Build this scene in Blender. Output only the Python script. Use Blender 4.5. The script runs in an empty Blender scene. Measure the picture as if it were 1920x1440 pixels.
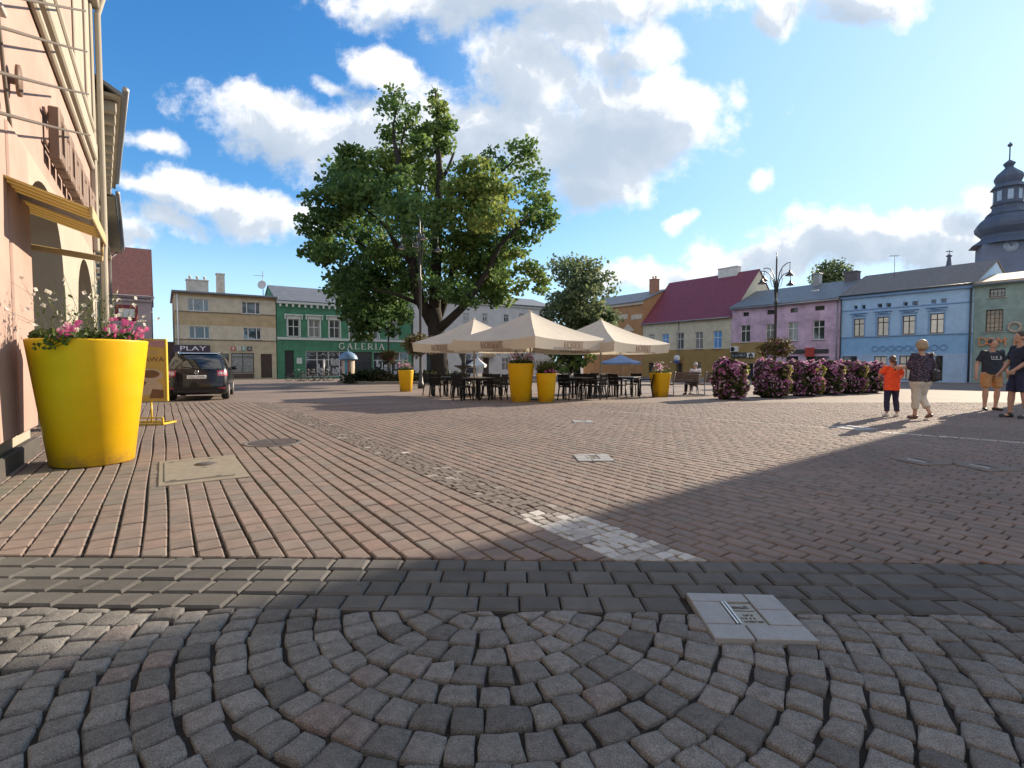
import bpy, math, random
from mathutils import Vector, Matrix
R = math.radians
SC = bpy.context.scene
COL = SC.collection
random.seed(7)

# ------------------------------------------------------------ camera, sky, sun, exposure
CAMH = 1.2
cam_d = bpy.data.cameras.new('camera'); cam = bpy.data.objects.new('camera', cam_d); COL.objects.link(cam)
cam.location = (0, 0, CAMH); cam.rotation_euler = (R(90 - 2.42), 0, 0)
cam_d.sensor_width = 36; cam_d.lens = 36 * 970 / 1920; cam_d.clip_start = 0.05; cam_d.clip_end = 2000
SC.camera = cam
SUN_EL, SUN_AZ = R(22), R(38)            # azimuth measured from +X towards +Y
sdir = Vector((math.cos(SUN_AZ) * math.cos(SUN_EL), math.sin(SUN_AZ) * math.cos(SUN_EL), math.sin(SUN_EL)))
sun_d = bpy.data.lights.new('sun', 'SUN'); sun_d.energy = 5.0; sun_d.angle = R(0.5); sun_d.color = (1.0, 0.84, 0.64)
sun = bpy.data.objects.new('sun', sun_d); COL.objects.link(sun)
sun.rotation_euler = sdir.to_track_quat('Z', 'Y').to_euler()
SC.view_settings.view_transform = 'Standard'; SC.view_settings.look = 'None'
SC.view_settings.gamma = 1; SC.view_settings.exposure = 1.0

class NT:
    """small helper to write node trees"""
    def __init__(s, tree): s.t = tree; s.n = tree.nodes; s.l = tree.links
    def new(s, typ, **kw):
        n = s.n.new(typ)
        for k, v in kw.items(): setattr(n, k, v)
        return n
    def put(s, sock, v):
        if isinstance(v, bpy.types.NodeSocket): s.l.new(v, sock)
        elif v is not None: sock.default_value = v
    def math(s, op, a, b=None, c=None, clamp=False):
        n = s.new('ShaderNodeMath', operation=op, use_clamp=clamp)
        s.put(n.inputs[0], a); s.put(n.inputs[1], b)
        if c is not None: s.put(n.inputs[2], c)
        return n.outputs[0]
    def noise(s, vec, scale, detail=4, rough=.55, dim='3D'):
        n = s.new('ShaderNodeTexNoise', noise_dimensions=dim)
        s.put(n.inputs['Vector'], vec); n.inputs['Scale'].default_value = scale
        n.inputs['Detail'].default_value = detail; n.inputs['Roughness'].default_value = rough
        return n.outputs['Fac']
    def smooth(s, x, a, b, lo=0., hi=1.):
        n = s.new('ShaderNodeMapRange', interpolation_type='SMOOTHSTEP')
        s.put(n.inputs[0], x)
        for i, v in enumerate((a, b, lo, hi)): s.put(n.inputs[i + 1], v)
        return n.outputs[0]
    def mix(s, f, a, b, blend='MIX'):
        n = s.new('ShaderNodeMix', data_type='RGBA', blend_type=blend)
        s.put(n.inputs[0], f); s.put(n.inputs[6], a); s.put(n.inputs[7], b)
        return n.outputs[2]
    def ramp(s, f, stops, interp='LINEAR'):
        n = s.new('ShaderNodeValToRGB'); n.color_ramp.interpolation = interp
        e = n.color_ramp.elements
        while len(e) < len(stops): e.new(.5)
        for el, (p, c) in zip(e, stops): el.position = p; el.color = (*c, 1)
        s.put(n.inputs[0], f); return n.outputs[0]

def c4(c): return (c[0], c[1], c[2], 1)

world = bpy.data.worlds.new('World'); SC.world = world; world.use_nodes = True
W = NT(world.node_tree); W.n.clear()
sky = W.new('ShaderNodeTexSky', sky_type='NISHITA', sun_disc=False, sun_elevation=SUN_EL,
            sun_rotation=math.pi / 2 - SUN_AZ, altitude=250, air_density=1.0, dust_density=0.25, ozone_density=3.0)
hs = W.new('ShaderNodeHueSaturation'); hs.inputs['Saturation'].default_value = 1.2; hs.inputs['Value'].default_value = 1.0
tint = W.new('ShaderNodeVectorMath', operation='MULTIPLY'); W.l.new(sky.outputs[0], tint.inputs[0]); tint.inputs[1].default_value = (.86, 1.0, 1.18)
den = W.new('ShaderNodeVectorMath', operation='MULTIPLY_ADD'); W.l.new(tint.outputs[0], den.inputs[0]); den.inputs[1].default_value = (.050,) * 3; den.inputs[2].default_value = (.72,) * 3
cmp_ = W.new('ShaderNodeVectorMath', operation='DIVIDE'); W.l.new(tint.outputs[0], cmp_.inputs[0]); W.l.new(den.outputs[0], cmp_.inputs[1])
sp0 = W.new('ShaderNodeTexCoord'); sp1 = W.new('ShaderNodeSeparateXYZ'); W.l.new(sp0.outputs['Generated'], sp1.inputs[0])
low = W.smooth(sp1.outputs[2], .30, .0, 0., .75)
dt = W.new('ShaderNodeVectorMath', operation='DOT_PRODUCT'); W.l.new(sp0.outputs['Generated'], dt.inputs[0]); dt.inputs[1].default_value = sdir
glow = W.smooth(dt.outputs['Value'], .45, 1.05, 0., .55)
W.l.new(W.mix(glow, W.mix(low, cmp_.outputs[0], (5.2, 6.9, 8.4, 1)), (4.7, 6.2, 7.4, 1)), hs.inputs['Color'])
bg = W.new('ShaderNodeBackground'); bg.inputs[1].default_value = 0.088
W.l.new(hs.outputs[0], bg.inputs[0])
tc = W.new('ShaderNodeTexCoord')
sp = W.new('ShaderNodeSeparateXYZ'); W.l.new(tc.outputs['Generated'], sp.inputs[0])
yy = W.math('MAXIMUM', sp.outputs[1], 0.08)
px = W.math('DIVIDE', sp.outputs[0], yy); pz = W.math('DIVIDE', sp.outputs[2], yy)
cb = W.new('ShaderNodeCombineXYZ'); W.l.new(px, cb.inputs[0]); W.l.new(pz, cb.inputs[1])
P2 = cb.outputs[0]
# cumulus banks: (azimuth slope, elevation slope, half widths, tilt, weight) seen from the square
CL = [(1130, 265, 215, 85, -8, 1.0), (1255, 215, 115, 75, 0, 1.0), (1120, 330, 105, 70, -10, .95), (1010, 150, 120, 85, 25, .85), (1160, 215, 180, 60, 0, .8),
      (1060, 90, 130, 60, 30, .8), (960, 15, 330, 55, 0, .95), (1210, 100, 65, 42, 0, .75), (735, 140, 75, 30, 22, .8),
      (565, 245, 165, 62, 8, .95), (740, 270, 210, 75, 0, .8), (900, 250, 190, 95, 0, .85), (430, 380, 150, 44, 12, .9), (480, 415, 90, 32, 12, .85),
      (300, 272, 65, 20, 15, .6), (270, 350, 85, 26, 20, .65), (330, 420, 100, 30, 10, .65), (250, 440, 60, 25, 0, .55),
      (1620, 15, 110, 52, 0, 1.0), (1440, 30, 48, 42, 0, .85), (1418, 357, 24, 20, 0, .6), (1280, 410, 26, 18, -20, .6),
      (1640, 455, 235, 60, -4, 1.0), (1450, 490, 160, 34, -4, .85), (1200, 525, 120, 32, 0, .8), (1760, 470, 170, 60, 0, .9),
      (1865, 385, 60, 36, 0, .85), (1330, 520, 120, 26, 0, .7), (1950, 470, 90, 60, 0, .8), (620, 155, 40, 14, 10, .45)]
wob = W.new('ShaderNodeVectorMath', operation='ADD')
nz = W.new('ShaderNodeTexNoise'); W.l.new(P2, nz.inputs['Vector']); nz.inputs['Scale'].default_value = 6; nz.inputs['Detail'].default_value = 3
sc_ = W.new('ShaderNodeVectorMath', operation='MULTIPLY_ADD')
W.l.new(nz.outputs['Color'], sc_.inputs[0]); sc_.inputs[1].default_value = (.10, .10, 0); sc_.inputs[2].default_value = (-.05, -.05, 0)
W.l.new(P2, wob.inputs[0]); W.l.new(sc_.outputs[0], wob.inputs[1])
def bank(vec):
    Mx = None
    for (cx, cy, rx, ry, til, wt) in CL:
        mp = W.new('ShaderNodeMapping', vector_type='TEXTURE')
        mp.inputs['Location'].default_value = ((cx - 960) / 970, (679 - cy) / 970, 0)
        mp.inputs['Rotation'].default_value = (0, 0, R(-til)); mp.inputs['Scale'].default_value = (rx / 970 * 1.3, ry / 970 * 1.3, 1)
        W.l.new(vec, mp.inputs['Vector'])
        ln = W.new('ShaderNodeVectorMath', operation='LENGTH'); W.l.new(mp.outputs[0], ln.inputs[0])
        v = W.math('MULTIPLY_ADD', ln.outputs['Value'], -wt, wt)
        Mx = v if Mx is None else W.math('SMOOTH_MAX', Mx, v, 0.12)
    return Mx
Mx = bank(wob.outputs[0])
n1 = W.noise(P2, 6.5, 10, .62); n2 = W.noise(P2, 22, 8, .65)
shp = W.math('ADD', W.math('MULTIPLY_ADD', n1, 1.9, -0.95), W.math('MULTIPLY_ADD', n2, .55, -.275))
val = W.math('ADD', Mx, shp)
dens = W.smooth(val, 0.0, 0.46)
# self shading: how much cloud lies between this point and the sun
off = W.new('ShaderNodeVectorMath', operation='ADD'); W.l.new(wob.outputs[0], off.inputs[0]); off.inputs[1].default_value = (.050, .042, 0)
M2 = bank(off.outputs[0])
n1b = W.noise(off.outputs[0], 6.5, 10, .62); n3 = W.noise(off.outputs[0], 17, 6, .6)
val2 = W.math('ADD', M2, W.math('ADD', W.math('MULTIPLY_ADD', n1b, 1.7, -.85), W.math('MULTIPLY_ADD', n3, .8, -.4)))
thick = W.smooth(W.math('MULTIPLY_ADD', dens, .15, val2), 0.05, 1.15)
ccol = W.ramp(thick, [(0, (1.0, .98, .96)), (.18, (.84, .86, .89)), (.42, (.56, .62, .70)), (1, (.44, .52, .62))])
bgc = W.new('ShaderNodeBackground'); W.l.new(ccol, bgc.inputs[0]); bgc.inputs[1].default_value = 0.63
up = W.smooth(sp.outputs[1], 0.08, 0.2)
fac0 = W.math('MULTIPLY', W.math('MULTIPLY', dens, up), .96)
nb_ = W.noise(tc.outputs['Generated'], 2.6, 7, .6)              # unseen cumulus added behind the viewer to make the ambient light more neutral
rest = W.math('MULTIPLY', W.smooth(nb_, .40, .58), W.math('MULTIPLY', W.smooth(sp.outputs[1], .20, -.05), W.smooth(sp.outputs[2], .02, .12)))
fac = W.math('MAXIMUM', fac0, W.math('MULTIPLY', rest, .9))
mxs = W.new('ShaderNodeMixShader'); W.l.new(fac, mxs.inputs[0]); W.l.new(bg.outputs[0], mxs.inputs[1]); W.l.new(bgc.outputs[0], mxs.inputs[2])
wo = W.new('ShaderNodeOutputWorld'); W.l.new(mxs.outputs[0], wo.inputs[0])

# ------------------------------------------------------------ helpers
U = Vector((.829, .559, 0)); WV = Vector((-.559, .829, 0))       # the two street directions of the square
def gz(y): return -0.013 * min(48.0, max(0.0, y - 12.0))
def at(x, y, d):                                             # photo pixel + distance -> point
    return Vector(((x - 960) / 970 * d, d, CAMH + (679 - y) / 970 * d))
def gpt(x, y):                                               # ground point seen at that pixel
    k = y - 679
    d = 970 * CAMH / k
    if d > 12: d = 970 * (CAMH - .156) / (k - 12.61)
    return Vector(((x - 960) / 970 * d, d, gz(d)))

MATS = {}
def M(name, col, rough=.75, var=.12, scale=3., bump=0., bscale=60., metal=0., spec=.5, tints=None, coat=0., fine=0., transl=0., stain=0.):
    if name in MATS: return MATS[name]
    m = bpy.data.materials.new(name); m.use_nodes = True; MATS[name] = m
    T = NT(m.node_tree); b = T.n['Principled BSDF']
    tcn = T.new('ShaderNodeTexCoord'); v = tcn.outputs['Object']
    if tints:
        a = T.new('ShaderNodeAttribute', attribute_name='tint')
        base = T.ramp(a.outputs['Fac'], tints)
    else:
        base = c4(col)
    if var:
        f = T.noise(v, scale, 6, .62)
        f = T.smooth(f, .25, .75, 1 - var, 1 + var)
        mm = T.new('ShaderNodeVectorMath', operation='SCALE')
        if isinstance(base, tuple): mm.inputs[0].default_value = base[:3]
        else: T.l.new(base, mm.inputs[0])
        T.l.new(f, mm.inputs['Scale']); base = mm.outputs[0]
    if stain:
        f = T.math('MULTIPLY', T.smooth(T.noise(v, .55, 7, .68), .32, .62, 1 - stain, 1 + stain * .4), T.smooth(T.noise(v, 9, 3, .5), .24, .34, .72, 1.))
        mm = T.new('ShaderNodeVectorMath', operation='SCALE'); T.l.new(base, mm.inputs[0]) if not isinstance(base, tuple) else T.put(mm.inputs[0], base[:3])
        T.l.new(f, mm.inputs['Scale']); base = mm.outputs[0]
    if fine:
        f = T.smooth(T.noise(v, 230, 2, .6), .3, .7, 1 - fine, 1 + fine)
        mm = T.new('ShaderNodeVectorMath', operation='SCALE'); T.l.new(base, mm.inputs[0]) if not isinstance(base, tuple) else None
        T.l.new(f, mm.inputs['Scale']); base = mm.outputs[0]
    T.put(b.inputs['Base Color'], base)
    b.inputs['Roughness'].default_value = rough; b.inputs['Metallic'].default_value = metal
    b.inputs['Specular IOR Level'].default_value = spec; b.inputs['Coat Weight'].default_value = coat
    if bump:
        bn = T.new('ShaderNodeBump'); bn.inputs['Strength'].default_value = bump; bn.inputs['Distance'].default_value = .02
        T.l.new(T.noise(v, bscale, 5, .6), bn.inputs['Height']); T.l.new(bn.outputs[0], b.inputs['Normal'])
    if transl:
        tr = T.new('ShaderNodeBsdfTranslucent'); T.put(tr.inputs[0], base)
        mx = T.new('ShaderNodeMixShader'); mx.inputs[0].default_value = transl
        T.l.new(b.outputs[0], mx.inputs[1]); T.l.new(tr.outputs[0], mx.inputs[2])
        T.l.new(mx.outputs[0], T.n['Material Output'].inputs[0])
    return m

class MB:
    """collects geometry and links it as ONE mesh object"""
    def __init__(s): s.v = []; s.f = []; s.m = []; s.t = []; s.s = []
    def add(s, vs, fs, mi=0, tint=.5, smooth=False):
        o = len(s.v); s.v.extend([tuple(p) for p in vs])
        for f in fs:
            s.f.append(tuple(i + o for i in f)); s.m.append(mi); s.t.append(tint); s.s.append(smooth)
        return s
    def box(s, x0, x1, y0, y1, z0, z1, mi=0, tint=.5, mat=None):
        vs = [Vector((x, y, z)) for z in (z0, z1) for y in (y0, y1) for x in (x0, x1)]
        if mat is not None: vs = [mat @ p for p in vs]
        return s.add(vs, [(0, 2, 3, 1), (4, 5, 7, 6), (0, 1, 5, 4), (2, 6, 7, 3), (0, 4, 6, 2), (1, 3, 7, 5)], mi, tint)
    def cbox(s, x0, x1, y0, y1, z0, z1, c=.01, mi=0, tint=.5, mat=None):      # chamfered box
        vs = []; idx = {}
        for sx in (0, 1):
            for sy in (0, 1):
                for sz in (0, 1):
                    X = (x0, x1)[sx]; Y = (y0, y1)[sy]; Z = (z0, z1)[sz]
                    dx = c if sx == 0 else -c; dy = c if sy == 0 else -c; dz = c if sz == 0 else -c
                    for k, p in enumerate(((X, Y + dy, Z + dz), (X + dx, Y, Z + dz), (X + dx, Y + dy, Z))):
                        idx[(sx, sy, sz, k)] = len(vs); vs.append(Vector(p))
        fs = []
        def fc(axis, side):
            o = [a for a in (0, 1, 2) if a != axis]
            q = []
            for (a, b) in ((0, 0), (1, 0), (1, 1), (0, 1)):
                k = [0, 0, 0]; k[axis] = side; k[o[0]] = a; k[o[1]] = b
                q.append(idx[(*k, axis)])
            fs.append(tuple(q))
        for ax in range(3):
            for sd in (0, 1): fc(ax, sd)
        for ax in range(3):
            o = [a for a in (0, 1, 2) if a != ax]
            for a in (0, 1):
                for b in (0, 1):
                    q = []
                    for (e, kk) in ((0, o[0]), (1, o[0]), (1, o[1]), (0, o[1])):
                        k = [0, 0, 0]; k[ax] = e; k[o[0]] = a; k[o[1]] = b; q.append(idx[(*k, kk)])
                    fs.append(tuple(q))
        for sx in (0, 1):
            for sy in (0, 1):
                for sz in (0, 1): fs.append(tuple(idx[(sx, sy, sz, k)] for k in range(3)))
        if mat is not None: vs = [mat @ p for p in vs]
        return s.add(vs, fs, mi, tint)
    def tube(s, pts, rad, n=8, mi=0, tint=.5, smooth=True, flat=None):
        """rad: number, list of numbers, or list of (rx, ry); flat = reference axis for rx"""
        pts = [Vector(p) for p in pts]; k = len(pts)
        if not isinstance(rad, (list, tuple)): rad = [rad] * k
        vs = []; ref = Vector(flat) if flat else None
        prev = None
        for i, p in enumerate(pts):
            d = (pts[min(i + 1, k - 1)] - pts[max(i - 1, 0)])
            if d.length < 1e-9: d = Vector((0, 0, 1))
            d.normalize()
            if ref is not None: a = ref - d * ref.dot(d)
            elif prev is None: a = d.orthogonal()
            else: a = prev - d * prev.dot(d)
            if a.length < 1e-6: a = d.orthogonal()
            a.normalize(); prev = a; b = d.cross(a)
            r = rad[i]; rx, ry = r if isinstance(r, (tuple, list)) else (r, r)
            for j in range(n):
                t = 2 * math.pi * j / n
                vs.append(p + a * (math.cos(t) * rx) + b * (math.sin(t) * ry))
        fs = [(i * n + j, i * n + (j + 1) % n, (i + 1) * n + (j + 1) % n, (i + 1) * n + j) for i in range(k - 1) for j in range(n)]
        fs.append(tuple(range(n - 1, -1, -1))); fs.append(tuple((k - 1) * n + j for j in range(n)))
        return s.add(vs, fs, mi, tint, smooth)
    def lathe(s, prof, n=24, c=(0, 0, 0), mi=0, tint=.5, smooth=True, a0=0., sq=None):
        vs = []
        for (r, z) in prof:
            for j in range(n):
                t = a0 + 2 * math.pi * j / n
                vs.append((c[0] + r * math.cos(t), c[1] + r * math.sin(t), c[2] + z))
        k = len(prof)
        fs = [(i * n + j, i * n + (j + 1) % n, (i + 1) * n + (j + 1) % n, (i + 1) * n + j) for i in range(k - 1) for j in range(n)]
        if prof[0][0] > 1e-4: fs.append(tuple(range(n - 1, -1, -1)))
        if prof[-1][0] > 1e-4: fs.append(tuple((k - 1) * n + j for j in range(n)))
        return s.add(vs, fs, mi, tint, smooth)
    def ell(s, c, r, n=12, mi=0, tint=.5, mat=None):
        if not isinstance(r, (tuple, list)): r = (r, r, r)
        vs = []; m = n // 2 + 1
        for i in range(m + 1):
            ph = math.pi * i / m
            for j in range(n):
                t = 2 * math.pi * j / n
                p = Vector((r[0] * math.sin(ph) * math.cos(t), r[1] * math.sin(ph) * math.sin(t), -r[2] * math.cos(ph)))
                if mat is not None: p = mat @ p
                vs.append(Vector(c) + p)
        fs = [(i * n + j, i * n + (j + 1) % n, (i + 1) * n + (j + 1) % n, (i + 1) * n + j) for i in range(m) for j in range(n)]
        return s.add(vs, fs, mi, tint, True)
    def prism(s, poly, y0, y1, mi=0, mat=None):           # polygon in x,z extruded along y
        n = len(poly)
        vs = [Vector((x, y0, z)) for x, z in poly] + [Vector((x, y1, z)) for x, z in poly]
        if mat is not None: vs = [mat @ p for p in vs]
        fs = [tuple(range(n)), tuple(range(2 * n - 1, n - 1, -1))] + [(i, i + n, (i + 1) % n + n, (i + 1) % n) for i in range(n)]
        return s.add(vs, fs, mi)
    def mesh(s, name, mats):
        me = bpy.data.meshes.new(name); me.from_pydata(s.v, [], s.f)
        for m in (mats if isinstance(mats, (list, tuple)) else [mats]): me.materials.append(m)
        me.polygons.foreach_set('material_index', s.m); me.polygons.foreach_set('use_smooth', s.s)
        a = me.attributes.new('tint', 'FLOAT', 'FACE'); a.data.foreach_set('value', s.t)
        me.update(); return me
    def build(s, name, mats, parent=None, loc=None, rz=0.):
        return place(s.mesh(name, mats), name, parent, loc, rz)

def place(me, name, parent=None, loc=None, rz=0.):
    o = bpy.data.objects.new(name, me); COL.objects.link(o)
    if parent is not None: o.parent = parent
    if loc is not None: o.location = loc
    o.rotation_euler = (0, 0, rz); return o
def tag(o, label=None, cat=None, group=None, kind=None):
    if label: o['label'] = label
    if cat: o['category'] = cat
    if group: o['group'] = group
    if kind: o['kind'] = kind
    return o
def thing(name, label, cat, loc=(0, 0, 0), rz=0., group=None):
    o = bpy.data.objects.new(name, None); COL.objects.link(o); o.empty_display_size = .2
    o.location = loc; o.rotation_euler = (0, 0, rz); return tag(o, label, cat, group)
KIDS = {}
def copy_tree(o, loc=None, rz=None, label=None, parent=None):
    c = o.copy(); COL.objects.link(c)
    if parent is not None: c.parent = parent
    if loc is not None: c.location = loc
    if rz is not None: c.rotation_euler = (0, 0, rz)
    if label: c['label'] = label
    for ch in [k for k in COL.objects if k.parent == o]: copy_tree(ch, parent=c)
    return c
def freeze(mb, name, mats, mods):
    o = bpy.data.objects.new('tmp', mb.mesh(name, mats)); COL.objects.link(o)
    for typ, kw in mods:
        md = o.modifiers.new(typ, typ)
        for k, v in kw.items(): setattr(md, k, v)
    bpy.context.view_layer.update()
    me = bpy.data.meshes.new_from_object(o.evaluated_get(bpy.context.evaluated_depsgraph_get()))
    bpy.data.objects.remove(o); me.name = name
    for p in me.polygons: p.use_smooth = True
    return me
def text_mb(txt, size, depth=.01, mb=None, mat=Matrix(), mi=0, squeeze=1.):
    """lettering as mesh in the x,z plane, centred, facing -y"""
    cu = bpy.data.curves.new('t', 'FONT'); cu.body = txt; cu.size = size; cu.extrude = depth / 2; cu.resolution_u = 3
    cu.align_x = 'CENTER'; cu.align_y = 'CENTER'
    o = bpy.data.objects.new('t', cu); COL.objects.link(o); bpy.context.view_layer.update()
    me = bpy.data.meshes.new_from_object(o.evaluated_get(bpy.context.evaluated_depsgraph_get()))
    bpy.data.objects.remove(o)
    mb = mb or MB()
    mb.add([mat @ Vector((v.co.x * squeeze, -v.co.z, v.co.y)) for v in me.vertices], [tuple(p.vertices) for p in me.polygons], mi)
    bpy.data.meshes.remove(me); return mb
def arcp(cx, cy, rx, ry, a0, a1, n=9):
    return [(cx + rx * math.cos(R(a0 + (a1 - a0) * i / (n - 1))), cy + ry * math.sin(R(a0 + (a1 - a0) * i / (n - 1)))) for i in range(n)]
GLY = {  # serif capitals: width, strokes (points, thickness)
 'A': (.80, [([(.06, 0), (.40, 1)], .07), ([(.40, 1), (.74, 0)], .14), ([(.2, .36), (.6, .36)], .07), ([(-.04, .02), (.2, .02)], .05), ([(.58, .02), (.88, .02)], .05)]),
 'R': (.78, [([(.14, 0), (.14, 1)], .14), ([(.14, .97)] + arcp(.40, .74, .26, .23, 90, -90) + [(.14, .5)], .08), ([(.36, .5), (.76, .02)], .14), ([(0, .02), (.3, .02)], .05), ([(0, .98), (.2, .98)], .05)]),
 'C': (.75, [(arcp(.42, .5, .36, .47, 50, 310, 13), .12), ([(.66, .7), (.66, .98)], .05)]),
 'G': (.85, [(arcp(.44, .5, .38, .47, 50, 320, 13), .12), ([(.72, .08), (.72, .42)], .12), ([(.55, .43), (.86, .43)], .05), ([(.68, .7), (.68, .98)], .05)]),
 'I': (.34, [([(.17, 0), (.17, 1)], .14), ([(0, .02), (.34, .02)], .05), ([(0, .98), (.34, .98)], .05)]),
 'B': (.74, [([(.14, 0), (.14, 1)], .14), ([(.14, .97)] + arcp(.38, .75, .22, .22, 90, -90) + [(.14, .53)], .08), ([(.14, .52)] + arcp(.40, .27, .27, .24, 90, -90) + [(.14, .03)], .08)]),
 'O': (.86, [(arcp(.43, .5, .37, .47, 0, 360, 19), .12)]),
 'S': (.62, [(arcp(.31, .74, .22, .23, 20, 270, 10) + arcp(.31, .26, .24, .24, 90, -160, 10), .11)]),
 'K': (.80, [([(.14, 0), (.14, 1)], .14), ([(.16, .42), (.66, 1)], .07), ([(.3, .58), (.74, 0)], .14), ([(0, .02), (.3, .02)], .05), ([(0, .98), (.3, .98)], .05), ([(.54, .98), (.8, .98)], .05)]),
 'E': (.68, [([(.14, 0), (.14, 1)], .14), ([(.0, .97), (.6, .97)], .07), ([(.14, .51), (.48, .51)], .07), ([(0, .03), (.64, .03)], .07), ([(.6, .8), (.6, 1)], .05), ([(.64, 0), (.64, .22)], .05)]),
 'L': (.66, [([(.14, 0), (.14, 1)], .14), ([(0, .03), (.62, .03)], .07), ([(.62, 0), (.62, .25)], .05), ([(0, .98), (.3, .98)], .05)]),
}
def serif(txt, h, sx=1., gap=.12, mb=None, mat=Matrix(), depth=.02, mi=0):
    mb = mb or MB(); tot = sum(GLY[c][0] + gap for c in txt) - gap; x = -tot / 2
    for c in txt:
        w, st = GLY[c]
        for pts, th in st:
            for (p, q) in zip(pts[:-1], pts[1:]):
                a = Vector(p); b = Vector(q); d = b - a
                if d.length < 1e-6: continue
                d.normalize(); nn = Vector((-d.y, d.x)) * th / 2; e = d * (.02 if len(pts) > 2 else 0)
                cs = [a - e + nn, a - e - nn, b + e - nn, b + e + nn]
                vs = [mat @ Vector(((x + k.x) * h * sx, y, (k.y - .5) * h)) for y in (-depth, 0) for k in cs]
                mb.add(vs, [(0, 1, 2, 3), (7, 6, 5, 4), (0, 4, 5, 1), (1, 5, 6, 2), (2, 6, 7, 3), (3, 7, 4, 0)], mi)
        x += w + gap
    return mb

def scribble(mb, w, h, mat, seed, depth=.004, mi=0):
    """a line of worn, unreadable lettering: uneven strokes in the x,z plane"""
    rn_ = random.Random(seed); x = -w / 2
    while x < w / 2 - h * .2:
        k = h * rn_.uniform(.35, .7); t = h * .16
        if rn_.random() < .85:
            zt = h * rn_.choice((.3, .5, .5)); 
            mb.box(x, x + t, -depth, 0, -h * .5, zt, mi, mat=mat)
            if rn_.random() < .7: mb.box(x + k * .75, x + k * .75 + t, -depth, 0, -h * .5, zt * rn_.uniform(.5, 1), mi, mat=mat)
            zb_ = h * rn_.choice((-.5, -.05, .3)); mb.box(x + t, x + k * .75, -depth * .9, 0, zb_, zb_ + t, mi, mat=mat)
        x += k + h * .22
    return mb
# ------------------------------------------------------------ ground: one sheet, then real paving stones
SOIL = M('joint_sand', (.022, .018, .014), .95, .3, 8, .4, 120)
GRAN = M('granite_setts', (0, 0, 0), .82, .22, 26, .7, 160, tints=[(0, (.115, .109, .102)), (.35, (.175, .166, .155)), (.7, (.235, .223, .208)), (.9, (.215, .17, .152)), (1, (.255, .198, .175))], fine=.42, stain=.14)
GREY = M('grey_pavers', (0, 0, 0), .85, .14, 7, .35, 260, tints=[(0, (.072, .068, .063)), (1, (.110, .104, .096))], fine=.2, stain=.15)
REDP = M('red_pavers', (0, 0, 0), .85, .15, 6, .35, 260, tints=[(0, (.160, .136, .119)), (.3, (.186, .144, .123)), (.6, (.203, .150, .126)), (.85, (.180, .151, .132)), (1, (.218, .151, .127))], fine=.16, stain=.16)
WHIT = M('pale_setts', (0, 0, 0), .8, .16, 20, .45, 220, tints=[(0, (.13, .102, .086)), (.4, (.165, .135, .115)), (1, (.50, .475, .44))], fine=.2)

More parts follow.
